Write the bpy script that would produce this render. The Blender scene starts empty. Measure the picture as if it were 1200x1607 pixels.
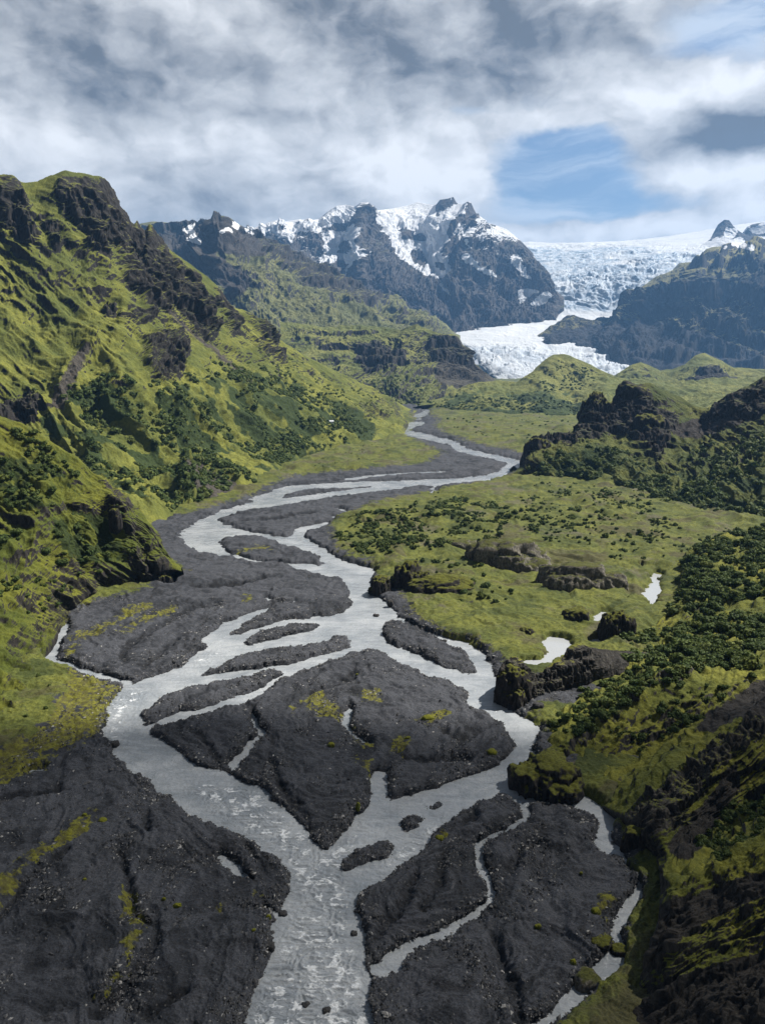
import bpy, math, random, time
import numpy as np
T0 = time.time()
sc = bpy.context.scene
COL = sc.collection
rng = np.random.default_rng(7)
random.seed(7)

# ------------------------------------------------------------------ camera
W0, H0, F0 = 1200.0, 1607.0, 1203.0          # photograph size and focal length in its pixels
CAMH = 110.0
PITCH = math.radians(11.4)
CP, SP = math.cos(PITCH), math.sin(PITCH)
cam_d = bpy.data.cameras.new("camera")
cam = bpy.data.objects.new("camera", cam_d); COL.objects.link(cam)
cam.location = (0, 0, CAMH)
cam.rotation_euler = (math.pi / 2 - PITCH, 0, 0)
cam_d.sensor_fit = 'HORIZONTAL'
cam_d.angle = 2 * math.atan(W0 / 2 / F0)
cam_d.clip_start = 1.0; cam_d.clip_end = 60000
sc.camera = cam

def ray(px, py):
    a = (np.asarray(px, float) - W0 / 2) / F0
    b = (H0 / 2 - np.asarray(py, float)) / F0
    return a, CP + b * SP, -SP + b * CP
def at(px, py, d):
    a, ry, rz = ray(px, py)
    return np.array([d * a / ry, d, CAMH + d * rz / ry])
def ground(px, py, z=0.0):
    a, ry, rz = ray(px, py)
    k = (z - CAMH) / rz
    return np.array([k * a, k * ry, np.zeros_like(k) + z])
def project(P):
    x, y, z = P[..., 0], P[..., 1], P[..., 2] - CAMH
    dep = np.maximum(y * CP - z * SP, 1e-3)
    return W0 / 2 + F0 * x / dep, H0 / 2 - F0 * (y * SP + z * CP) / dep

# ------------------------------------------------------------------ noise
_perm = np.random.default_rng(11).permutation(512).astype(np.int32)
_perm = np.concatenate([_perm, _perm, _perm])
_g = np.random.default_rng(12).normal(size=(512, 3)); _g /= np.linalg.norm(_g, axis=1)[:, None]
_g = _g.astype(np.float32)
def pn3(x, y, z):
    x = np.asarray(x, np.float32); y = np.asarray(y, np.float32); z = np.asarray(z, np.float32)
    xi = np.floor(x); yi = np.floor(y); zi = np.floor(z)
    fx, fy, fz = x - xi, y - yi, z - zi
    xi = xi.astype(np.int32) & 511; yi = yi.astype(np.int32) & 511; zi = zi.astype(np.int32) & 511
    u = fx * fx * fx * (fx * (fx * 6 - 15) + 10); v = fy * fy * fy * (fy * (fy * 6 - 15) + 10); w = fz * fz * fz * (fz * (fz * 6 - 15) + 10)
    def c(i, j, k):
        h = _perm[(_perm[(_perm[(xi + i) & 511] + yi + j) & 511] + zi + k) & 511]
        g = _g[h]
        return g[..., 0] * (fx - i) + g[..., 1] * (fy - j) + g[..., 2] * (fz - k)
    a = c(0, 0, 0); a = a + u * (c(1, 0, 0) - a)
    b = c(0, 1, 0); b = b + u * (c(1, 1, 0) - b)
    a = a + v * (b - a)
    b = c(0, 0, 1); b = b + u * (c(1, 0, 1) - b)
    d = c(0, 1, 1); d = d + u * (c(1, 1, 1) - d)
    b = b + v * (d - b)
    return (a + w * (b - a)) * 1.6
def pn2(x, y, seed=0.37):
    x = np.asarray(x, np.float32); y = np.asarray(y, np.float32)
    s = int(seed * 97) & 511
    xi = np.floor(x); yi = np.floor(y); fx, fy = x - xi, y - yi
    xi = xi.astype(np.int32) & 511; yi = yi.astype(np.int32) & 511
    u = fx * fx * fx * (fx * (fx * 6 - 15) + 10); v = fy * fy * fy * (fy * (fy * 6 - 15) + 10)
    def c(i, j):
        g = _g[_perm[(_perm[((xi + i) & 511) + s] + yi + j) & 511]]
        return g[..., 0] * (fx - i) + g[..., 1] * (fy - j)
    a = c(0, 0); a = a + u * (c(1, 0) - a)
    b = c(0, 1); b = b + u * (c(1, 1) - b)
    return (a + v * (b - a)) * 1.9
def fbm2(x, y, o=5, gain=.5, seed=0.0):
    s = 0; a = 1.0; f = 1.0
    for i in range(o):
        s = s + a * pn2(x * f, y * f, seed + i * 1.7); a *= gain; f *= 2.03
    return s
def rid2(x, y, o=5, gain=.5, seed=0.0):
    s = 0; a = 1.0; f = 1.0; t = 0
    for i in range(o):
        s = s + a * (1 - 2 * np.abs(pn2(x * f, y * f, seed + i * 1.3))); t += a; a *= gain; f *= 2.03
    return s / t
def fbm3(P, f, o=5, gain=.5, ridged=False):
    s = 0; a = 1.0; t = 0
    for i in range(o):
        n = pn3(P[..., 0] * f + 7.3 * i, P[..., 1] * f + 3.1 * i, P[..., 2] * f + 1.7 * i)
        if ridged: n = 1 - 2 * np.abs(n)
        s = s + a * n; t += a; a *= gain; f *= 2.07
    return s / t if ridged else s
def sstep(a, b, x):
    t = np.clip((x - a) / (b - a), 0, 1); return t * t * (3 - 2 * t)

# ------------------------------------------------------------------ raster helpers
def fill(mask, pts, val=True):
    """even-odd fill; pts are (col,row) in array units"""
    n, m = mask.shape
    t = np.zeros_like(mask, bool)
    p = np.asarray(pts, float)
    cols = np.arange(m) + .0
    for (x0, y0), (x1, y1) in zip(p, np.roll(p, -1, 0)):
        if y0 == y1: continue
        if y0 > y1: x0, y0, x1, y1 = x1, y1, x0, y0
        r0, r1 = max(0, int(math.ceil(y0))), min(n, int(math.ceil(y1)))
        if r1 <= r0: continue
        r = np.arange(r0, r1)
        xc = x0 + (r - y0) * (x1 - x0) / (y1 - y0)
        t[r0:r1] ^= cols[None, :] < xc[:, None]
    mask[t] = val
def catmull(p, closed=True, k=5):
    p = np.asarray(p, float); n = len(p)
    if closed:
        P = np.concatenate([p[-1:], p, p[:2]])
        segs = n
    else:
        P = np.concatenate([2 * p[:1] - p[1:2], p, 2 * p[-1:] - p[-2:-1]])
        segs = n - 1
    out = []
    for i in range(segs):
        a, b, c, d = P[i], P[i + 1], P[i + 2], P[i + 3]
        for t in np.arange(k) / k:
            cr = .5 * (2 * b + (c - a) * t + (2 * a - 5 * b + 4 * c - d) * t * t + (3 * b - a - 3 * c + d) * t ** 3)
            out.append(.6 * cr + .4 * (b + (c - b) * t))
    if not closed: out.append(p[-1])
    return np.array(out)
def stroke(pts):
    """pts: (px,py,width) -> closed polygon in px"""
    q = catmull([(a, b, c) for a, b, c in pts], False, 5)
    t = np.gradient(q[:, :2], axis=0); t /= np.linalg.norm(t, axis=1)[:, None] + 1e-9
    nrm = np.stack([-t[:, 1], t[:, 0]], 1) * (q[:, 2:3] / 2)
    return np.concatenate([q[:, :2] + nrm, (q[:, :2] - nrm)[::-1]])
def blur(A, s):
    """gaussian blur, sigma in cells"""
    n, m = A.shape
    pad = int(3 * s) + 1
    B = np.pad(A.astype(np.float32), pad, mode='edge')
    fy = np.fft.fftfreq(B.shape[0])[:, None]; fx = np.fft.rfftfreq(B.shape[1])[None]
    G = np.exp(-2 * (math.pi * s) ** 2 * (fx * fx + fy * fy))
    return np.fft.irfft2(np.fft.rfft2(B) * G, s=B.shape)[pad:pad + n, pad:pad + m].astype(np.float32)
def bil(A, c, r):
    n, m = A.shape
    c = np.clip(c, 0, m - 1.001); r = np.clip(r, 0, n - 1.001)
    ci = c.astype(np.int32); ri = r.astype(np.int32); fc = (c - ci).astype(np.float32); fr = (r - ri).astype(np.float32)
    a = A[ri, ci] * (1 - fc) + A[ri, ci + 1] * fc
    b = A[ri + 1, ci] * (1 - fc) + A[ri + 1, ci + 1] * fc
    return a * (1 - fr) + b * fr
IMS = 1.0
def pixmask(polys, soft=3.0, strokes=()):
    """footprint of outlines as seen from the photograph's viewpoint (margin 200 px)"""
    M = np.zeros((2100, 1700), bool)
    for p in polys: fill(M, catmull(p) + [200, 200])
    for s in strokes: fill(M, stroke(s) + [200, 200])
    return blur(M, soft) if soft else M.astype(np.float32)
def sample_px(M, P, warp=0., wf=1.0):
    px, py = project(P)
    if warp:
        px = px + warp * fbm2(px * .05 * wf, py * .05 * wf, 3, .6, 3.1); py = py + warp * .7 * fbm2(px * .05 * wf, py * .05 * wf, 3, .6, 9.1)
        px = px + warp * .45 * fbm2(px * .22 * wf, py * .3 * wf, 3, .65, 5.2); py = py + warp * .35 * fbm2(px * .22 * wf, py * .3 * wf, 3, .65, 6.2)
    return bil(M, px + 200, py + 200)

# ------------------------------------------------------------------ mesh helpers
def tag(o, label=None, cat=None, group=None, kind=None):
    if label: o['label'] = label
    if cat: o['category'] = cat
    if group: o['group'] = group
    if kind: o['kind'] = kind
    return o
def mesh_from(name, V, Fq, mat=None, attrs=None, smooth=True):
    me = bpy.data.meshes.new(name)
    V = np.ascontiguousarray(V, np.float32); Fq = np.ascontiguousarray(Fq, np.int32)
    k = Fq.shape[1]
    me.vertices.add(len(V)); me.vertices.foreach_set('co', V.ravel())
    me.loops.add(Fq.size); me.loops.foreach_set('vertex_index', Fq.ravel())
    me.polygons.add(len(Fq)); me.polygons.foreach_set('loop_start', np.arange(0, Fq.size, k, dtype=np.int32))
    me.polygons.foreach_set('use_smooth', np.full(len(Fq), smooth))
    me.update(calc_edges=True)
    for n, a in (attrs or {}).items():
        at_ = me.attributes.new(n, 'FLOAT_COLOR', 'POINT')
        at_.data.foreach_set('color', np.ascontiguousarray(a, np.float32).ravel())
    if mat: me.materials.append(mat)
    return me
def link(name, me, loc=(0, 0, 0), parent=None):
    o = bpy.data.objects.new(name, me); COL.objects.link(o); o.location = loc
    if parent: o.parent = parent
    return o
def grid_faces(nr, nc):
    i = np.arange(nr * nc, dtype=np.int32).reshape(nr, nc)
    return np.stack([i[:-1, :-1], i[:-1, 1:], i[1:, 1:], i[1:, :-1]], -1).reshape(-1, 4)
def grid_normals(P):
    ds = np.gradient(P, axis=1); dt = np.gradient(P, axis=0)
    n = np.cross(ds, dt); n /= np.linalg.norm(n, axis=-1, keepdims=True) + 1e-9
    return n

# ------------------------------------------------------------------ materials
class NT:
    def __init__(s, tree): s.t = tree; s.n = tree.nodes; s.l = tree.links
    def new(s, typ, **kw):
        n = s.n.new(typ)
        for k, v in kw.items(): setattr(n, k, v)
        return n
    def put(s, sock, v):
        if isinstance(v, bpy.types.NodeSocket): s.l.new(v, sock)
        elif v is not None: sock.default_value = v
    def math(s, op, a, b=None, c=None, clamp=False):
        n = s.new('ShaderNodeMath', operation=op, use_clamp=clamp)
        s.put(n.inputs[0], a); s.put(n.inputs[1], b)
        if c is not None: s.put(n.inputs[2], c)
        return n.outputs[0]
    def vmath(s, op, a, b=None):
        n = s.new('ShaderNodeVectorMath', operation=op)
        s.put(n.inputs[0], a); s.put(n.inputs[1], b)
        return n.outputs['Value'] if op in ('DOT_PRODUCT', 'LENGTH') else n.outputs[0]
    def mix(s, f, a, b, blend='MIX'):
        n = s.new('ShaderNodeMix', data_type='RGBA', blend_type=blend)
        s.put(n.inputs[0], f)
        for i, v in ((6, a), (7, b)):
            s.put(n.inputs[i], (*v, 1) if isinstance(v, tuple) and len(v) == 3 else v)
        return n.outputs[2]
    def ss(s, x, a, b, lo=0., hi=1., typ='SMOOTHSTEP'):
        n = s.new('ShaderNodeMapRange', interpolation_type=typ)
        s.put(n.inputs[0], x); s.put(n.inputs[1], a); s.put(n.inputs[2], b); s.put(n.inputs[3], lo); s.put(n.inputs[4], hi)
        return n.outputs[0]
    def noise(s, vec, scale, detail=6., rough=.55, dist=0., stretch=None):
        if stretch:
            m = s.new('ShaderNodeMapping'); s.put(m.inputs[0], vec); m.inputs['Scale'].default_value = stretch; vec = m.outputs[0]
        n = s.new('ShaderNodeTexNoise'); s.put(n.inputs['Vector'], vec)
        n.inputs['Scale'].default_value = scale; n.inputs['Detail'].default_value = detail
        n.inputs['Roughness'].default_value = rough; n.inputs['Distortion'].default_value = dist
        return n.outputs['Fac']
def new_mat(name):
    m = bpy.data.materials.new(name); m.use_nodes = True
    t = NT(m.node_tree)
    b = m.node_tree.nodes['Principled BSDF']
    return m, t, b
def terrain_mat(name, L, grassA, grassB, lush, rockA, rockB, soil, bump=.6, snow=(.8, .82, .85), fine=1.0, spec=.2):
    """attribute m: r rock, g bare soil or gravel, b snow, a lush growth. L: size in metres of the broad mottling"""
    m, t, b = new_mat(name)
    pos = t.new('ShaderNodeNewGeometry').outputs['Position']
    at_ = t.new('ShaderNodeAttribute', attribute_name='m')
    sep = t.new('ShaderNodeSeparateColor'); t.put(sep.inputs[0], at_.outputs['Color'])
    nL = t.noise(pos, 1 / L, 4, .6); nM = t.noise(pos, 6 / L, 6, .65); nF = t.noise(pos, 40 / L * fine, 6, .7)
    g = t.mix(t.ss(nL, .35, .65), grassA, grassB)
    g = t.mix(t.ss(nM, .35, .75), g, t.mix(.6, g, lush))
    g = t.mix(t.ss(t.math('ADD', at_.outputs['Alpha'], t.math('MULTIPLY_ADD', nM, .8, -.4)), .3, .7), g, lush)
    g = t.mix(.85, g, t.ss(nF, .25, .75, .62, 1.36), 'MULTIPLY')
    nV = t.noise(pos, 9 / L * fine, 6, .7, .6, (1.6, 1.6, .5))
    r = t.mix(t.ss(nV, .35, .68), rockA, rockB)
    r = t.mix(t.ss(nF, .55, .75, 0, .5), r, t.mix(.5, rockB, (.2, .19, .17)))
    so = t.mix(.9, soil, t.ss(nF, .25, .75, .55, 1.45), 'MULTIPLY')
    so = t.mix(t.ss(nM, .3, .7, 0, .5), so, rockA)
    e = t.math('MULTIPLY_ADD', nF, .9, -.45); e2 = t.math('ADD', e, t.math('MULTIPLY_ADD', nM, .5, -.25))
    col = t.mix(t.ss(t.math('ADD', sep.outputs[1], e2), .35, .65), g, so)
    col = t.mix(t.ss(t.math('ADD', sep.outputs[0], e2), .38, .62), col, r)
    sn = t.ss(t.math('ADD', sep.outputs[2], t.math('MULTIPLY', e2, .6)), .42, .58)
    col = t.mix(sn, col, snow)
    t.put(b.inputs['Base Color'], col)
    b.inputs['Roughness'].default_value = .95; b.inputs['Specular IOR Level'].default_value = spec
    bp = t.new('ShaderNodeBump'); bp.inputs['Strength'].default_value = .9
    t.put(bp.inputs['Distance'], L / 40 * bump / fine)
    h = t.math('ADD', t.math('MULTIPLY', nM, 2.0), t.math('ADD', nF, t.math('MULTIPLY', nV, 1.0)))
    t.put(bp.inputs['Height'], h); t.put(b.inputs['Normal'], bp.outputs[0])
    return m

GA, GB, LUSH = (.168, .172, .032), (.090, .104, .022), (.03, .045, .012)
RKA, RKB = (.010, .0095, .0095), (.040, .036, .033)
M_left = terrain_mat('mossy_slope', 60, GA, GB, LUSH, RKA, RKB, (.07, .062, .052), .5)
M_near = terrain_mat('mossy_near_slope', 30, (.115, .12, .016), (.065, .08, .012), (.026, .038, .009), RKA, (.045, .04, .035), (.06, .052, .042), .5)
M_right = terrain_mat('mossy_dark_slope', 22, (.175, .172, .026), (.095, .105, .018), (.036, .048, .012), (.013, .0125, .012), (.075, .07, .062), (.032, .029, .026), .8)
M_crag = terrain_mat('crag_slope', 40, (.11, .115, .025), (.05, .065, .016), (.022, .036, .009), (.012, .011, .011), (.052, .047, .043), (.034, .030, .027), 1.0)
M_mound = terrain_mat('mound_slope', 120, (.20, .20, .055), (.12, .135, .035), (.05, .07, .022), (.018, .017, .017), (.06, .055, .05), (.085, .078, .062), 1.0)
M_far = terrain_mat('far_slope', 260, (.19, .19, .07), (.12, .13, .05), (.07, .08, .035), (.022, .021, .021), (.07, .064, .058), (.07, .064, .058), 1.0)
M_snow = terrain_mat('snow_mountain', 420, (.10, .10, .05), (.08, .085, .05), (.06, .07, .04), (.036, .037, .042), (.125, .11, .098), (.115, .10, .09), 1.0, (.74, .76, .80))
M_east = terrain_mat('dark_mountain', 300, (.26, .235, .09), (.14, .135, .06), (.05, .055, .03), (.014, .015, .018), (.05, .047, .045), (.038, .038, .042), 1.0)

# ------------------------------------------------------------------ lofted hillsides
def pchip(knots, Y, t):
    """knots (K,), Y (K,n,3) -> (T,n,3), monotone cubic"""
    h = np.diff(knots)[:, None, None]; d = np.diff(Y, axis=0) / h
    m = np.zeros_like(Y)
    m[0] = d[0]; m[-1] = d[-1]
    if len(Y) > 2:
        a, b = d[:-1], d[1:]
        m[1:-1] = np.where(a * b > 0, 2 * a * b / (a + b + np.where(a + b == 0, 1e-9, 0)), 0)
    i = np.clip(np.searchsorted(knots, t, 'right') - 1, 0, len(knots) - 2)
    hh = (knots[i + 1] - knots[i])[:, None, None]; u = ((t - knots[i]) / (knots[i + 1] - knots[i]))[:, None, None]
    return ((1 + 2 * u) * (1 - u) ** 2 * Y[i] + u * (1 - u) ** 2 * hh * m[i] + u * u * (3 - 2 * u) * Y[i + 1] + u * u * (u - 1) * hh * m[i + 1])
def resolve(c):
    out = []
    for p in c:
        if p[0] == 'g': out.append(ground(p[1], p[2], p[3] if len(p) > 3 else -2.0))
        elif p[0] == 'q':                                    # column px, distance, height
            out.append(np.array([p[2] * (p[1] - 600) / F0 / (CP + (1 - 0) * 0), p[2], p[3]]))
        else: out.append(at(*p))
    return np.array(out)
def resample(P, n):
    px, py = project(P)
    d = np.concatenate([[0], np.cumsum(np.hypot(np.diff(px), np.diff(py)) + 1e-6)]); d /= d[-1]
    s = np.linspace(0, 1, n)
    return np.stack([np.interp(s, d, P[:, k]) for k in range(3)], 1)
SHEETS = {}
def sheet(name, curves, nu, nv, mat, back=(0, 0), amp=1., L=40., gully=0., gk=30., terrace=None, rock=(), rocksoft=3., rockstr=1.,
          soil=(), snow=(), lush=(), slope=(.9, 1.3), snowfn=None, ridgedamp=.5, cliffamp=1., post=None, seed=0., rockstrokes=(), soilstrokes=(), snowstrokes=(), warp=5., bias=0., ridgemix=.5, carve=(), tmix=(.4, .6), ribs=(), rough=1., widen=0):
    R = [resolve(c) for c in curves]
    if widen: R = [np.concatenate([q, q[-1:] + [[widen, 12, 18]]]) for q in R]      # carry the hill on beyond the frame
    R = [resample(q, nu) for q in R]
    top = len(R) - 1
    Y = np.array(R)
    w = []
    for a, b in zip(R[:-1], R[1:]):
        pa, pb = project(a), project(b)
        w.append(max(4., np.mean(np.hypot(pa[0] - pb[0], pa[1] - pb[1]))))
    kn = np.concatenate([[0], np.cumsum(w)]); kn /= kn[-1]
    t = np.linspace(0, 1, nv)
    P = pchip(kn, Y, t)
    nb = max(8, nv // 10)
    if back != (0, 0):
        k = np.linspace(0, 1, nb + 1)[1:, None, None]
        r = P[-1:]
        away = r[..., :2] / np.linalg.norm(r[..., :2], axis=-1, keepdims=True)
        B = np.concatenate([r[..., :2] + away * back[0] * k, r[..., 2:] - back[1] * k ** 1.3], -1)
        P = np.concatenate([P, B])
    nr = len(P)
    tt = np.concatenate([t, np.ones(nr - nv)])[:, None]
    ss = np.linspace(0, 1, nu)[None]
    N = grid_normals(P)
    sgn = np.sign(np.mean(N[:nv, :, 2])); N *= sgn
    # broad relief
    damp = 1 - ridgedamp * np.exp(-((1 - tt) / .06) ** 2)
    foot = sstep(0, .08, tt)
    n1 = fbm3(P, 1 / L, 3, .5); n2 = fbm3(P + 311, 1.6 / L, 6, .52, True)
    D = amp * ((1 - ridgemix) * n1 + ridgemix * (n2 - .25)) * damp * (.25 + .75 * foot)
    for stk, am_, sf_ in carve: D = D + am_ * damp * sample_px(pixmask([], sf_, [stk]), P, warp * .6)
    if gully:
        wv = .55 * fbm3(P, .45 / L, 3)
        g = rid2(ss * gk * .5 + wv * 1.3, tt * gk * .16 + .5 * wv, 6, .6, 5 + seed)
        big = sstep(-.5, .5, fbm3(P + 51, .35 / L, 3))
        D = D + gully * (g - .15) * (.35 + .65 * big) * damp * foot
    rk = np.zeros(P.shape[:2], np.float32)
    if len(rock) or len(rockstrokes):
        rk = sample_px(pixmask(rock, rocksoft, rockstrokes), P, warp) * rockstr
        c1 = fbm3(P * [1, 1, .22], 2.8 / L, 5, .6, True) + .4 * fbm3(P * [1, 1, .5] + 40, 1.2 / L, 3)
        D = D + cliffamp * amp * rk * c1 * .8 * damp
    if len(ribs):
        bx, by = project(P)
        for dx, dy, wpx, lpx, ra, pw in ribs:
            l_ = math.hypot(dx, dy); cc = (bx * dy - by * dx) / l_; al = (bx * dx + by * dy) / l_
            wr = fbm3(P, .5 / L, 3)
            rr = rid2(cc / wpx + .45 * wr, al / lpx + .5 * wr, 4, .45, 7.7 + dx)
            D = D + ra * (np.sign(rr) * np.abs(rr) ** pw - .1) * damp * foot
    pyb, pyt = project(P[0])[1], project(P[nv - 1])[1]
    thick = sstep(6, 60, np.abs(pyb - pyt))[None]
    D = D * sstep(0, .05, ss) * sstep(1, .95, ss) * thick
    D = D + amp * rough * (.25 + .75 * np.clip(rk, 0, 1)) * .14 * fbm3(P + 5, 8 / L, 4, .55) * damp
    P = P + N * D[..., None]
    if terrace:
        h, k = terrace
        zz = P[..., 2] / h + 1.1 * fbm3(P, .5 / L, 3)
        fr = zz - np.floor(zz)
        stp = (sstep(.35, .75, fr) - fr) * h
        am = sstep(.25, .6, fbm3(P + 77, .45 / L, 3) * .6 + .35 + bias)
        am = (tmix[0] * am + tmix[1] * np.minimum(1, rk)) * foot * damp * sstep(0, .05, ss) * sstep(1, .95, ss) * thick
        P[..., 2] += stp * k * am
    if post is not None: P = post(P, tt, ss)
    P[..., 2] = np.maximum(P[..., 2], -8 - 2 * np.abs(fbm2(P[..., 0] / 50, P[..., 1] / 50, 2)) - .2 * (seed + len(SHEETS)))
    N = grid_normals(P); N *= np.sign(np.mean(N[:nv, :, 2]))
    sl = np.arccos(np.clip(N[..., 2], -1, 1))
    lumps = fbm3(P, 3 / L, 4)
    R_ = sstep(slope[0], slope[1], sl + .18 * lumps + .0)
    R_ = np.maximum(R_, np.clip(rk, 0, 1) * (.45 + .55 * sstep(slope[0] - .45, slope[0], sl + .25 * lumps)))
    S_ = np.zeros_like(R_); B_ = np.zeros_like(R_); A_ = np.zeros_like(R_)
    if len(soil) or len(soilstrokes): S_ = sample_px(pixmask(soil, rocksoft, soilstrokes), P, warp)
    if len(snow) or len(snowstrokes): B_ = sample_px(pixmask(snow, 1.2, snowstrokes), P, warp * .7)
    if snowfn is not None: B_ = snowfn(P, N, sl, B_)
    if len(lush): A_ = sample_px(pixmask(lush, 6), P, warp * 2); R_ = R_ * (1 - .85 * A_); A_ = A_ * sstep(-.25, .2, fbm3(P + 9, 1.1 / L, 4, .6))
    attr = np.stack([R_, S_, B_, A_], -1)
    me = mesh_from(name, P.reshape(-1, 3), grid_faces(nr, nu), mat, {'m': attr.reshape(-1, 4)})
    if sgn < 0: me.flip_normals()
    o = link(name, me)
    tag(o, kind='structure')
    SHEETS[name] = (P, N, sl, attr)
    return o

left_ridge = [(-170, 305, 800), (-60, 290, 830), (0, 275, 850), (18, 279, 855), (32, 287, 862), (60, 286, 880), (78, 278, 890), (103, 270, 900), (130, 275, 915), (158, 279, 930), (166, 287, 938),
    (176, 300, 950), (184, 322, 960), (196, 335, 970), (204, 349, 980), (211, 352, 985), (215, 346, 988), (219, 356, 990), (228, 364, 996), (236, 354, 1000), (242, 368, 1005), (262, 392, 1020),
    (285, 408, 1040), (310, 424, 1060), (338, 446, 1080), (352, 470, 1090), (362, 484, 1110), (380, 486, 1150), (410, 505, 1180), (430, 528, 1230), (480, 560, 1300), (540, 590, 1420), (590, 615, 1520), (640, 640, 1650), (655, 645, 1660)]
sheet('left_mountain', [
    [('g', -170, 990), ('g', 0, 930), ('g', 150, 870), ('g', 270, 825), ('g', 340, 797), ('g', 430, 757), ('g', 480, 722), ('g', 540, 708), ('g', 635, 690), ('g', 642, 668), ('g', 662, 642)],
    [(-170, 790, 560), (0, 760, 570), (150, 740, 580), (250, 735, 640), (340, 720, 720), (420, 705, 820), (490, 682, 920), (560, 665, 1080), (615, 665, 1250), (635, 660, 1380), (655, 644, 1600)],
    [(-170, 640, 620), (0, 630, 640), (100, 632, 655), (200, 612, 690), (300, 612, 770), (400, 630, 880), (480, 632, 1010), (560, 635, 1160), (612, 646, 1380), (630, 648, 1500), (655, 643, 1620)],
    [(-170, 480, 730), (0, 470, 760), (100, 475, 785), (190, 490, 815), (250, 530, 860), (330, 548, 940), (400, 566, 1040), (470, 592, 1150), (540, 614, 1290), (600, 632, 1450), (630, 644, 1560), (655, 644, 1630)],
    [(-170, 400, 775), (0, 380, 805), (60, 372, 825), (110, 372, 850), (160, 390, 875), (200, 430, 900), (235, 450, 925), (290, 490, 960), (335, 515, 1010), (390, 530, 1090), (440, 555, 1180), (500, 583, 1270), (560, 610, 1400), (610, 632, 1530), (640, 642, 1600), (655, 644, 1640)],
    left_ridge], 800, 640, M_left, (320, 230), amp=8.5, L=62., gully=5., gk=26., terrace=(23., .8), ridgedamp=.8, tmix=(.3, .3), ribs=[(1, .95, 52, 260, 9, 1.2), (1, .85, 21, 130, 2.2, 1.), (1, .6, 75, 300, 6, 1.5)],
    slope=(1.10, 1.28), bias=-.3, ridgemix=.5,
    carve=[([(218, 392, 9), (235, 440, 11), (270, 492, 11), (320, 537, 10), (352, 562, 9), (400, 600, 7)], -13, 5), ([(238, 362, 5), (256, 398, 8), (284, 428, 8), (304, 458, 8), (308, 490, 8), (328, 530, 8)], 15, 5),
        ([(95, 300, 10), (120, 350, 12), (160, 392, 12), (205, 425, 10), (235, 475, 10), (262, 520, 10), (280, 565, 12)], 9, 7), ([(45, 300, 12), (90, 385, 16), (140, 430, 18), (190, 510, 16)], -7, 9), ([(15, 285, 14), (40, 350, 14), (52, 400, 14)], 9, 6),
        ([(0, 430, 12), (60, 480, 12), (120, 560, 10), (150, 600, 8)], -5, 6), ([(70, 520, 10), (120, 530, 12), (150, 545, 12), (105, 600, 16), (85, 650, 16)], 7, 7), ([(340, 450, 6), (372, 520, 8), (400, 560, 8), (470, 600, 8), (560, 635, 6)], 5, 6), ([(390, 545, 5), (480, 600, 5), (580, 640, 4)], -4, 4)],
    rock=[[(0, 275), (25, 280), (38, 315), (35, 340), (55, 360), (50, 392), (30, 395), (15, 365), (0, 370)], [(95, 279), (165, 279), (176, 300), (196, 335), (216, 352), (222, 390), (210, 405), (185, 405), (165, 386), (140, 385), (115, 357), (95, 340), (90, 305)], [(60, 345), (76, 348), (96, 390), (80, 392)],
          [(175, 410), (210, 415), (230, 450), (260, 480), (260, 496), (230, 495), (200, 470), (185, 440)], [(185, 495), (220, 495), (226, 511), (190, 511)], [(163, 480), (180, 488), (180, 501), (163, 498)], [(215, 535), (270, 530), (290, 565), (275, 600), (235, 605), (220, 580)],
          [(212, 350), (246, 358), (262, 395), (300, 440), (306, 465), (322, 500), (326, 532), (296, 527), (265, 490), (240, 455), (220, 405)], [(338, 446), (356, 468), (370, 520), (352, 524), (346, 490), (335, 470)], [(380, 488), (415, 497), (428, 535), (416, 546), (395, 520)],
          [(0, 650), (50, 625), (70, 650), (40, 680), (0, 690)], [(282, 725), (310, 760), (300, 792), (280, 790)], [(130, 380), (160, 395), (150, 405), (125, 395)], [(395, 545), (440, 565), (435, 575), (400, 558)], [(300, 640), (318, 650), (312, 660), (298, 650)]],
    soilstrokes=[[(218, 392, 7), (235, 440, 8), (270, 492, 7), (320, 537, 7), (352, 562, 7), (400, 600, 5)], [(288, 722, 12), (325, 755, 36), (360, 780, 50)], [(140, 535, 10), (105, 600, 24), (88, 640, 24)]],
    lush=[[(60, 660), (150, 600), (260, 610), (330, 590), (440, 590), (560, 640), (600, 680), (540, 715), (450, 735), (400, 770), (250, 800), (150, 740)]], cliffamp=2.2)

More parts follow.
